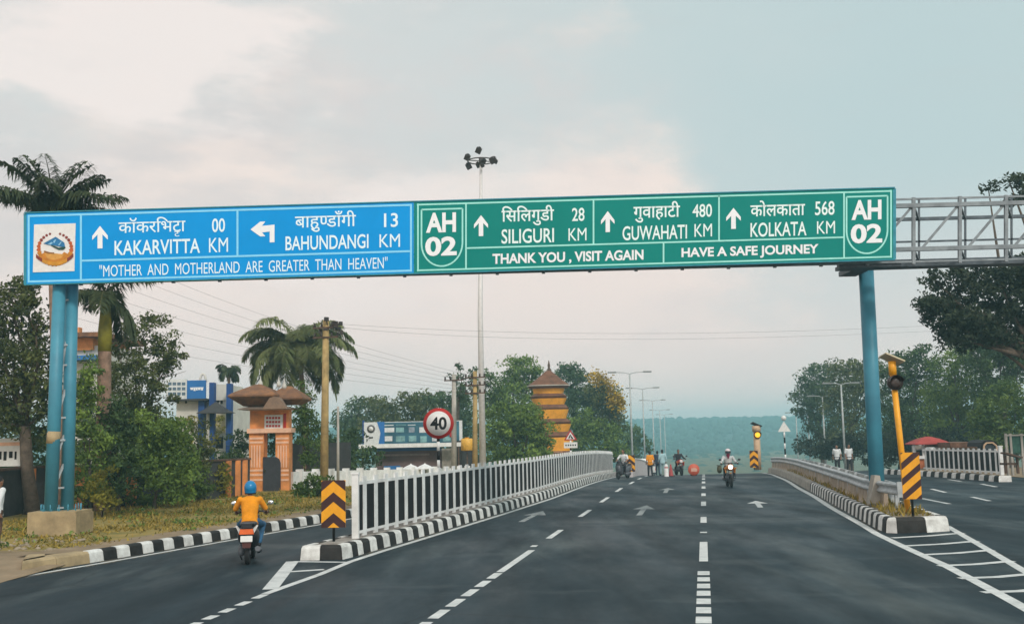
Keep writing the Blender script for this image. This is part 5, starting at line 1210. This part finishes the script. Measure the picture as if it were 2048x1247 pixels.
# ------------------------------------------------------------------ people
def fused(name, mb, voxel, m, parent=None, smooth=4, world=None):
    me = bpy.data.meshes.new('tmp'); me.from_pydata(mb.v, [], mb.f)
    o = bpy.data.objects.new('tmp', me); COL.objects.link(o)
    r = o.modifiers.new('r', 'REMESH'); r.mode = 'VOXEL'; r.voxel_size = voxel; r.use_smooth_shade = True
    q = o.modifiers.new('s', 'SMOOTH'); q.factor = .5; q.iterations = smooth
    dg = bpy.context.evaluated_depsgraph_get(); dg.update(); out = bpy.data.meshes.new_from_object(o.evaluated_get(dg))
    bpy.data.objects.remove(o); bpy.data.meshes.remove(me)
    out.name = name; out.materials.clear(); out.materials.append(M[m]); c = bpy.data.objects.new(name, out); COL.objects.link(c)
    if parent is not None: c.parent = parent
    return c
def person(label, loc, rz, J, shirt, trousers, cap='hair', sleeve=1.0, group=None, voxel=.016, apron=.0, shoe='trdark', hem=.1, scarf=None):
    V = {k: Vector(v) for k, v in J.items()}
    b = MB()
    def caps(mb, pts, rad):
        mb.tube(pts, rad, 12)
        for p, r in zip(pts, rad): mb.ell(p, r, n=10)
    def trunkshape(mb, k):
        P, C, N = V['pelvis'], V['chest'], V['neck']; up = (C - P).normalized(); sx = (V['shR'] - V['shL']).normalized(); fw = up.cross(sx) * -1
        rot = Matrix((sx, sx.cross(up) * -1, up)).transposed()
        for t, w, d, h in [(q, w0, d0, .15) for q, w0, d0 in zip(np.linspace(0, 1.0, 9), np.interp(np.linspace(0, 1, 9), [0, .35, .7, 1], [.165, .155, .172, .182]), np.interp(np.linspace(0, 1, 9), [0, .35, .7, 1], [.125, .115, .12, .112]))] + [(1.15, .15, .10, .09)]: mb.ell(P.lerp(C, t), (w * k, d * k, h), n=14, rot=rot)
    trunkshape(b, .90)
    caps(b, [V['chest'], V['neck'], V['head']], [.07, .052, .05])
    hd = V['head']; hr = Matrix.Rotation(J.get('yaw', 0), 3, 'Z') @ Matrix.Rotation(J.get('nod', 0), 3, 'X')
    b.ell(hd, (.074, .094, .112), n=16, rot=hr); b.ell(hd + hr @ Vector((0, .03, -.055)), (.055, .06, .062), rot=hr)
    b.ell(hd + hr @ Vector((0, .097, -.012)), (.014, .02, .024), rot=hr)
    for s in (-1, 1):
        b.ell(hd + hr @ Vector((s * .076, -.005, -.01)), (.012, .022, .032), rot=hr)
        b.ell(hd + hr @ Vector((s * .032, .078, .028)), (.022, .014, .01), rot=hr)
    for s in 'LR':
        caps(b, [V['sh' + s], V['el' + s], V['wr' + s]], [.043, .034, .026])
        w, h = V['wr' + s], V['ha' + s]; d = (h - w).normalized(); sd = 1 if s == 'R' else -1
        side = d.cross(Vector((0, 0, 1)) if abs(d.z) < .8 else Vector((0, 1, 0))).normalized(); dn = side.cross(d).normalized()
        if dn.z > 0 and abs(d.z) < .8: dn = -dn
        b.ell(w.lerp(h, .5), (.036, .036, .03), n=10)
        caps(b, [w, w.lerp(h, .85)], [.026, .034])
        for k in range(4):                          # four fingers of unequal length, bent at the knuckles
            o = w + d * (h - w).length * .9 + side * (k - 1.5) * .021; L = (.070, .080, .076, .058)[k]
            k1 = o + (d * .8 + dn * .45).normalized() * L * .5; k2 = k1 + (d * .15 + dn).normalized() * L * .42
            b.tube([o, k1, k2], [.0105, .0098, .0082], 7); b.ell(k2, .0085, n=7); b.ell(k1, .0098, n=7)
        tb = w.lerp(h, .4) - side * sd * .03; t1 = tb + (d * .6 - side * sd * .7 + dn * .3).normalized() * .035; t2 = t1 + (d * .8 + dn * .5).normalized() * .028
        b.tube([tb, t1, t2], [.014, .012, .010], 7); b.ell(t2, .010, n=7)
        caps(b, [V['hip' + s], V['kn' + s], V['an' + s]], [.078, .052, .036])
        caps(b, [V['an' + s], V['toe' + s]], [.036, .028])
    body = fused('person', b, min(voxel, .013), 'skin', smooth=2); body.location = loc; body.rotation_euler = (0, 0, rz); tag(body, label, 'person', group)
    FR[body.name] = Matrix.Translation(Vector(loc)) @ Matrix.Rotation(rz, 4, 'Z')
    c = MB(); trunkshape(c, 1.06)
    c.ell(V['pelvis'] - Vector((0, 0, hem)), (.185, .142, .13), n=14)
    for s in 'LR':
        e = V['sh' + s].lerp(V['el' + s], min(1, sleeve)); pts = [V['chest'].lerp(V['sh' + s], .6), V['sh' + s], e]; rad = [.075, .066, .058]
        if sleeve > 1: pts.append(V['el' + s].lerp(V['wr' + s], sleeve - 1)); rad = [.075, .072, .055, .045]
        caps(c, pts, rad)
    fused('shirt', c, voxel, shirt, body, 9)
    c = MB(); c.ell(V['pelvis'] - Vector((0, 0, .03)), (.168, .135, .12), n=14)
    for s in 'LR': caps(c, [V['pelvis'].lerp(V['hip' + s], .6), V['hip' + s], V['kn' + s], V['an' + s] + (V['kn' + s] - V['an' + s]) * .1], [.11, .098, .072, .058])
    fused('trousers', c, voxel, trousers, body, 4)
    for s in 'LR':
        c = MB(); a, t = V['an' + s], V['toe' + s]; caps(c, [a - Vector((0, 0, .02)), a.lerp(t, .5) - Vector((0, 0, .015)), t], [.046, .045, .036]); fused('shoe', c, .014, shoe, body, 2)
    if cap == 'hair':
        c = MB(); c.ell(hd + hr @ Vector((0, -.018, .022)), (.083, .098, .108), n=16, rot=hr); c.ell(hd + hr @ Vector((0, -.05, -.03)), (.075, .06, .075), rot=hr); fused('hair', c, .014, 'hair', body, 2)
    else:
        c = MB(); c.ell(hd + Vector((0, -.008, .022)), (.128, .150, .142), n=20); c.lathe(hd + Vector((0, -.008, -.115)), [(.104, 0), (.121, .05), (.126, .12)], 18); h = fused('helmet', c, .014, cap, body, 4)
        c = MB(); n = 14
        P = lambda a, z, r: hd + Vector((math.sin(a) * .128 * r, -.008 + math.cos(a) * .150 * r, z))
        for i in range(n):
            a0, a1 = R(-75 + 150 * i / n), R(-75 + 150 * (i + 1) / n); c.add([P(a0, -.055, 1.0), P(a1, -.055, 1.0), P(a1, .055, 1.0), P(a0, .055, 1.0)], [(0, 1, 2, 3)])
        c.build('visor', M['glass'], h)
        c = MB(); c.lathe(hd + Vector((0, -.008, -.105)), [(.110, -.012), (.117, .0), (.118, .012)], 18); c.build('rim', M['black'], h)
    if scarf:
        c = MB(); c.ell(hd + Vector((0, .045, -.045)), (.088, .098, .075), n=14); c.ell(hd + Vector((0, .05, -.14)), (.085, .075, .08), n=12); c.ell(hd + Vector((0, .095, -.22)), (.05, .03, .07)); fused('scarf', c, .014, scarf, body, 3)
    return body
def standing(step=.16, lean=0, arm=.12, h=1.0, sway=0):
    J = dict(pelvis=(0, 0, .95), chest=(0, .01 + lean, 1.30), neck=(0, .02 + lean, 1.45), head=(0, .035 + lean, 1.585),
             shL=(-.18, lean, 1.40), shR=(.18, lean, 1.40), elL=(-.235, -.05 + arm * .4, 1.13), elR=(.235, -.05 - arm * .4, 1.13),
             wrL=(-.235, .05 + arm, .90), wrR=(.235, .05 - arm, .90), haL=(-.23, .09 + arm, .815), haR=(.23, .09 - arm, .815),
             hipL=(-.09, 0, .92), hipR=(.09, 0, .92), knL=(-.095, .05 + step * .5, .50), knR=(.095, .06 - step * .35, .50),
             anL=(-.1, step, .085), anR=(.1, -step, .10), toeL=(-.105, step + .17, .04), toeR=(.105, -step + .16, .035))
    return {k: (v[0] * h, v[1] * h, v[2] * h) for k, v in J.items()}
def riding(seat=.80, reach=.52, bar=.98, foot_y=.34, foot_z=.30, spread=.30, knee_x=.19, kn_z=None):
    z = seat + .10
    return dict(pelvis=(0, 0, z), chest=(0, .07, z + .36), neck=(0, .10, z + .51), head=(0, .135, z + .65),
                shL=(-.20, .07, z + .425), shR=(.20, .07, z + .425), elL=(-.31, .20, z + .22), elR=(.31, .20, z + .22),
                wrL=(-spread, reach - .10, bar + .02), wrR=(spread, reach - .10, bar + .02), haL=(-spread, reach - .02, bar + .01), haR=(spread, reach - .02, bar + .01),
                hipL=(-.10, .02, z - .02), hipR=(.10, .02, z - .02), knL=(-knee_x, .44, kn_z or z - .08), knR=(knee_x, .44, kn_z or z - .08),
                anL=(-.17, foot_y, foot_z + .08), anR=(.17, foot_y, foot_z + .08), toeL=(-.17, foot_y + .17, foot_z + .03), toeR=(.17, foot_y + .17, foot_z + .03))

# ------------------------------------------------------------------ two wheelers (heading +y in their own frame)
def wheel(T, y, r, w, name='wheel'):
    mb = MB(); mb.lathe((0, y, r), [(r * .66, -w * .42), (r * .9, -w * .5), (r * .985, -w * .28), (r, 0), (r * .985, w * .28), (r * .9, w * .5), (r * .66, w * .42)], 28, axis='x'); o = mb.build(name, M['rubber'], T)
    mb = MB(); mb.lathe((0, y, r), [(r * .68, -w * .3), (r * .68, w * .3)], 20, axis='x'); mb.lathe((0, y, r), [(r * .2, -w * .6), (r * .2, w * .6)], 12, axis='x'); mb.build('rim', M['greypl'], o)
def scooter(label, loc, rz, paint):
    T = thing('scooter', label, 'scooter', loc, rz)
    wheel(T, -.62, .235, .10); wheel(T, .62, .235, .09)
    mb = MB(); mb.loft([((0, -.94, .70), .09, .06), ((0, -.88, .675), .155, .11), ((0, -.66, .61), .205, .17), ((0, -.38, .55), .22, .21), ((0, -.12, .50), .19, .20), ((0, .02, .44), .14, .13)], 18); mb.build('rear_body', M[paint], T)
    mb = MB(); mb.loft([((0, -.78, .80), .11, .045), ((0, -.66, .81), .165, .06), ((0, -.35, .80), .175, .06), ((0, -.05, .785), .135, .055), ((0, .10, .77), .09, .04)], 16); mb.build('seat', M['plastic'], T)
    mb = MB(); mb.tube([(-.13, -.55, .80), (-.135, -.78, .84), (-.10, -.90, .85), (.10, -.90, .85), (.135, -.78, .84), (.13, -.55, .80)], .017, 8); mb.build('grab_rail', M['greypl'], T)
    mb = MB(); mb.loft([((0, .0, .27), .17, .035), ((0, .32, .27), .19, .04), ((0, .40, .29), .19, .05)], 14); mb.build('footboard', M['plastic'], T)
    mb = MB(); mb.prism([(-.19, .40, .28), (.19, .40, .28), (.21, .47, .62), (.13, .52, .90), (-.13, .52, .90), (-.21, .47, .62)], (0, .07, .02)); mb.loft([((0, .44, .6), .16, .26), ((0, .56, .6), .12, .2), ((0, .64, .58), .05, .12)], 14); mb.build('front_apron', M[paint], T)
    mb = MB(); mb.loft([((0, .42, .98), .10, .05), ((0, .50, 1.0), .15, .075), ((0, .60, .98), .10, .07), ((0, .66, .96), .05, .04)], 14); mb.tube([(-.35, .44, .985), (-.15, .50, 1.0), (.15, .50, 1.0), (.35, .44, .985)], .016, 8); mb.build('handlebar', M['plastic'], T)
    for s in (-1, 1):
        MB().tube([(s * .26, .46, .99), (s * .35, .43, .98)], .024, 8).build('grip', M['rubber'], T)
        mb = MB(); mb.tube([(s * .21, .48, 1.0), (s * .31, .47, 1.13), (s * .36, .46, 1.17)], .009, 6); mo = mb.build('mirror', M['plastic'], T)
        mb = MB(); mb.ell((s * .385, .455, 1.18), (.062, .020, .045)); mb.build('mirror_glass', mat('mirror_bright', (.72, .75, .78), .12, .8), mo)
    mb = MB(); mb.prism([(-.145, -.975, .635), (.145, -.975, .635), (.125, -.955, .74), (-.125, -.955, .74)], (0, .10, 0)); tl = mb.build('tail_lamp', M['tail'], T)
    for s in (-1, 1):
        mb = MB(); mb.prism([(s * .15, -.955, .655), (s * .225, -.88, .80), (s * .195, -.89, .81), (s * .13, -.96, .74)], (0, .03, 0)); mb.build('indicator', mat('pale_lens', (.62, .60, .58), .25), T)
    mb = MB(); mb.box((0, -.955, .80), (.20, .05, .09)); mb.build('tail_cowl', M['plastic'], T)
    mb = MB(); mb.box((0, -.965, .545), (.235, .012, .12), rot=Matrix.Rotation(R(-12), 3, 'X')); mb.build('number_plate', M['plate'], T)
    mb = MB(); mb.prism([(-.10, -.95, .49), (.10, -.95, .49), (.075, -.93, .36), (-.075, -.93, .36)], (0, .02, 0)); mb.build('mudguard', mat('mudguard_dull_red', (.12, .045, .04), .6), T)
    mb = MB(); mb.tube([(.15, -.05, .22), (.20, -.35, .25), (.21, -.45, .27)], [.02, .03, .055], 10); mb.tube([(.21, -.42, .265), (.215, -.88, .34)], [.062, .055], 14); mb.build('exhaust', M['greypl'], T)
    mb = MB(); mb.loft([((-.12, -.72, .27), .06, .09), ((-.13, -.45, .29), .085, .12), ((-.11, -.1, .27), .07, .09)], 12); mb.build('engine', M['greypl'], T)
    mb = MB(); mb.tube([(-.2, -.25, .2), (-.16, -.15, .06)], .014, 6); mb.build('stand', M['plastic'], T)
    return T
def motorbike(label, loc, rz, paint, lit=True):
    T = thing('motorcycle', label, 'motorcycle', loc, rz)
    wheel(T, -.66, .30, .12); wheel(T, .70, .30, .10)
    for s in (-1, 1): MB().tube([(s * .085, .70, .30), (s * .085, .56, .78), (s * .075, .50, .96)], [.026, .024, .02], 8).build('fork', M['greypl'], T)
    mb = MB(); mb.loft([((0, .58, .585), .075, .015), ((0, .72, .615), .075, .015), ((0, .86, .55), .06, .012)], 12); mb.build('front_mudguard', M['plastic'], T)
    mb = MB(); mb.loft([((0, -.12, .80), .10, .06), ((0, .08, .85), .165, .11), ((0, .28, .86), .175, .12), ((0, .44, .82), .13, .09), ((0, .52, .80), .08, .05)], 16); mb.build('tank', M[paint], T)
    for s in (-1, 1): mb = MB(); mb.prism([(s * .17, .36, .88), (s * .24, .50, .80), (s * .22, .52, .64), (s * .15, .40, .66)], (0, .06, 0)); mb.build('tank_shroud', M[paint], T)
    mb = MB(); mb.loft([((0, -.85, .86), .06, .03), ((0, -.5, .81), .12, .05), ((0, -.1, .78), .13, .05)], 12); mb.build('seat', M['plastic'], T)
    mb = MB(); mb.loft([((0, -.2, .45), .14, .14), ((0, .05, .42), .19, .18), ((0, .32, .42), .16, .15)], 12); mb.build('engine', M['greypl'], T)
    mb = MB(); mb.box((0, .62, .63), (.06, .10, .06)); mb.loft([((0, .54, .90), .12, .12), ((0, .62, .90), .135, .125), ((0, .67, .90), .11, .10)], 18); hl = mb.build('headlamp_cowl', M[paint], T)
    mb = MB(); mb.lathe((0, .665, .905), [(.105, 0), (.095, .02), (.05, .032)], 18, axis='y'); mb.build('headlamp', M['headlit' if lit else 'plate'], T)
    mb = MB(); mb.tube([(-.40, .36, 1.04), (-.2, .46, 1.06), (.2, .46, 1.06), (.40, .36, 1.04)], .016, 8); mb.box((0, .50, 1.05), (.2, .08, .07)); mb.build('handlebar', M['plastic'], T)
    for s in (-1, 1):
        MB().tube([(s * .30, .41, 1.05), (s * .41, .355, 1.04)], .022, 8).build('grip', M['rubber'], T)
        mb = MB(); mb.tube([(s * .25, .44, 1.06), (s * .36, .46, 1.18), (s * .40, .46, 1.21)], .009, 6); mb.ell((s * .42, .46, 1.23), (.068, .02, .048)); mb.build('mirror', M['plastic'], T)
        mb = MB(); mb.tube([(s * .13, .56, .86), (s * .23, .57, .86)], .012, 6); mb.ell((s * .245, .58, .86), (.035, .03, .03)); mb.build('indicator', mat('amber_lens', (.62, .24, .03), .3), T)
        mb = MB(); mb.tube([(s * .08, .02, .30), (s * .27, .02, .30)], .017, 6); mb.build('footrest', M['plastic'], T)
    mb = MB(); mb.tube([(-.23, .34, .66), (-.25, .30, .40), (.25, .30, .40), (.23, .34, .66)], .018, 8); mb.build('crash_guard', M['plastic'], T)
    mb = MB(); mb.tube([(.14, .1, .28), (.19, -.3, .30)], [.025, .03], 8); mb.tube([(.19, -.3, .30), (.2, -.85, .42)], [.05, .045], 12); mb.build('exhaust', M['greypl'], T)
    return T
p = gnd(480, 1131); hz = R(9)
scooter('dark blue grey scooter ridden away from the camera on the service road', p + Vector((0, .85, 0)), hz, 'plastic')
J = riding(.76, .50, .99, .30, .28, .31, .24, .74)
person('scooter rider seen from behind in an amber shirt, blue helmet and jeans', p + Vector((0, .85, 0)) + Matrix.Rotation(hz, 3, 'Z') @ Vector((0, -.22, 0)), hz, J, 'shirty', 'denim', 'helmblue', .95, voxel=.012, hem=.05)
q = gnd(1467, 975); hb = math.pi - R(4)
motorbike('orange motorcycle with its headlamp lit, coming towards the camera', q + Vector((0, .9, 0)), hb, 'bikeorange')
J = riding(.80, .52, 1.05, .10, .28, .36, .22)
person('motorcycle rider in a pale jacket, whitish helmet and dark red face scarf', q + Vector((0, .9, 0)) + Matrix.Rotation(hb, 3, 'Z') @ Vector((0, -.18, 0)), hb, J, 'shirtg', 'trdark', 'helmwhite', 1.9, scarf='scarf', voxel=.014, hem=.03)
mb = MB(); bx = q + Vector((0, .9, 0)) + Matrix.Rotation(hb, 3, 'Z') @ Vector((.36, -.45, .78)); T = thing('saddle_bag', 'olive brown bag slung on the side of the orange motorcycle', 'bag', bx, hb); mb.loft([((0, -.2, 0), .08, .15), ((0, 0, 0), .11, .18), ((0, .2, 0), .08, .15)], 12); mb.build('bag', mat('olive_canvas', (.10, .10, .06), .85), T); MB().box((0, 0, .17), (.2, .3, .03)).build('flap', mat('olive_canvas_dark', (.07, .07, .045), .85), T)
Yr = 70; r_ = foot(1358, Yr, 0)
motorbike('red motorcycle at the crest of the road ridden by a figure in black', r_, math.pi + .1, 'bikered', False)
person('rider in black on the red motorcycle at the crest', r_ + Vector((0, .18, 0)), math.pi + .1, riding(.80, .52, 1.05, .10, .28, .36, .22), 'trdark', 'trdark', 'hair', 1.9)
f = foot(1301, 70, 0); person('walker in a yellow shirt and dark trousers at the crest', f, 0.1, standing(.15, 0, .1, .93), 'shirty', 'trdark', 'hair', 1.0)
f = foot(1316, 74, 0); person('walker in dark navy clothes between the yellow and pale blue walkers', f, -.2, standing(.12, 0, .08, .97), 'shirtd', 'shirtd', 'hair', 1.8)
f = foot(1326, 71, 0); person('walker dressed in pale blue at the crest of the road', f, .2, standing(.14, 0, .1, .99), 'shirtb', 'shirtb', 'hair', 1.9)
WGp = 'pair walking on the right carriageway'
f = foot(1676, 70, 0); person('left of two walkers in white shirts beside the teal column', f, 2.9, standing(.15, 0, .12, 1.02), 'shirtw', 'trdark', 'hair', .9, WGp)
f = foot(1700, 68.5, 0); person('right of two walkers in white shirts, closest to the teal column', f, 3.2, standing(.13, 0, -.1, 1.02), 'shirtw', 'trdark', 'hair', .9, WGp)
a = gnd(3, 1108, .1); person('pedestrian in a white shirt cut off by the left edge of the picture', at(0, 1050, a.y) * 1.0 + Vector((-.10, 0, -at(0, 1050, a.y).z + .12)), -.5, standing(.14, .02, .14, 1.0), 'shirtw', 'brown', 'hair', 1.9)
f = foot(1246, 62.5, 0); scooter('scooter standing beside the far yellow and black chevron board', f, 2.6, 'greypl')
person('scooter rider in a pale pinkish shirt beside the far chevron board', f + Matrix.Rotation(2.6, 3, 'Z') @ Vector((0, -.22, 0)), 2.6, riding(.81, .50, .99, .30, .28, .31, .24, .74), 'shirtw', 'trdark', 'hair', 1.0)
# small things at the crest
Y = 68; b = foot(1388, Y, 0); s = Y / F; T = thing('round_barrier_sign', 'round orange red and white sign standing on the road at the crest', 'road sign', b)
MB().lathe((0, 0, 11.5 * s), [(11 * s, .03), (11.5 * s, 0), (11 * s, -.03)], 28, axis='y').build('disc', mat('disc_orange_red', (.55, .10, .05), .55), T)
mb = MB(); mb.poly([(x * s, -.034, (11.5 + z) * s) for x, z in ((-6, -3), (6, -4), (7, 1), (2, 4), (-5, 3))]); mb.build('white_mark', mat('disc_pale', (.62, .36, .28), .6), T); mb = MB(); mb.bar((-6 * s, .15, .02), (6 * s, .15, .02), .1); mb.bar((0, .06, .0), (0, .06, 5 * s), .07); mb.build('foot', M['black'], T)
b = foot(1333, 66, 0); T = thing('bollard', 'white bollard standing right of the pale blue walker', 'bollard', b); MB().lathe((0, 0, 0), [(.16, 0), (.14, .05), (.12, .62), (.09, .72), (.02, .76)], 14).build('post', M['white'], T); MB().lathe((0, 0, .5), [(.124, 0), (.122, .08)], 14).build('band', M['red'], T)
b = foot(1342, 67, 0); T = thing('traffic_cone', 'dull red traffic cone beside the white bollard', 'traffic cone', b); MB().lathe((0, 0, 0), [(.17, .03), (.15, .06), (.04, .72), (.03, .74)], 14).build('cone', mat('cone_red', (.35, .05, .05), .6), T); MB().box((0, 0, .015), (.42, .42, .03)).build('foot', M['black'], T)
a, b = foot(1262, 67, 0), foot(1300, 96, 0); T = thing('median_wall', 'pale low wall continuing beyond the far chevron board', 'wall', a); mb = MB()
for k in range(6): u, v = a.lerp(b, k / 6), a.lerp(b, (k + 1) / 6); u.z, v.z = Zg(u.y) + .55, Zg(v.y) + .55; mb.bar(u, v, .22, 1.1)
mb.build('wall', mat('pale_pink_wall', (.56, .50, .50), .8), T, world=True); mb = MB()
for k in range(6): u, v = a.lerp(b, k / 6), a.lerp(b, (k + 1) / 6); u.z, v.z = Zg(u.y) + 1.13, Zg(v.y) + 1.13; mb.bar(u, v, .3, .06)
mb.build('coping', M['white'], T, world=True)
def van(label, px, Y, rz):
    b = foot(px, Y, 0); T = thing('van', label, 'van', b, rz)
    mb = MB(); mb.loft([((0, -1.8, .95), .72, .55), ((0, -1.7, 1.02), .78, .72), ((0, .6, 1.02), .80, .74), ((0, 1.1, .82), .78, .52), ((0, 1.75, .68), .74, .36), ((0, 1.85, .62), .68, .26)], 18, p=4); mb.build('body', M['white'], T)
    mb = MB(); mb.prism([(-.64, -1.83, 1.12), (.64, -1.83, 1.12), (.58, -1.77, 1.52), (-.58, -1.77, 1.52)], (0, .05, 0)); mb.build('rear_window', M['glass'], T)
    mb = MB(); mb.prism([(-.66, 1.22, 1.08), (.66, 1.22, 1.08), (.6, .78, 1.58), (-.6, .78, 1.58)], (0, .06, .02)); mb.build('windscreen', M['glass'], T)
    for s in (-1, 1):
        MB().box((s * .70, -1.80, .85), (.10, .06, .2)).build('tail_lamp', M['tail'], T); MB().box((s * .8, -.3, 1.3), (.03, 1.6, .36)).build('side_window', M['glass'], T)
        for y in (-1.2, 1.15): mb = MB(); mb.lathe((s * .68, y, .29), [(.2, -.08), (.29, -.06), (.29, .06), (.2, .08)], 16, axis='x'); mb.build('wheel', M['rubber'], T)
    MB().box((0, -1.83, .5), (1.4, .1, .14)).build('bumper', M['plastic'], T)
van('small white van half hidden behind the pale wall under the last green tree', 1284, 98, .2)

# ------------------------------------------------------------------ the air
mb = MB(); mb.box((150, 600, 6.0), (2200, 1500, 42))
hz_ = bpy.data.materials.new('haze'); hz_.use_nodes = True; N, L = hz_.node_tree.nodes, hz_.node_tree.links; N.remove(N['Principled BSDF'])
pv = N.new('ShaderNodeVolumePrincipled'); pv.inputs['Color'].default_value = (.48, .88, .99, 1); pv.inputs['Density'].default_value = .00105; pv.inputs['Anisotropy'].default_value = .15
L.new(pv.outputs[0], N['Material Output'].inputs['Volume'])
h = mb.build('haze', hz_); tag(h, kind='stuff')
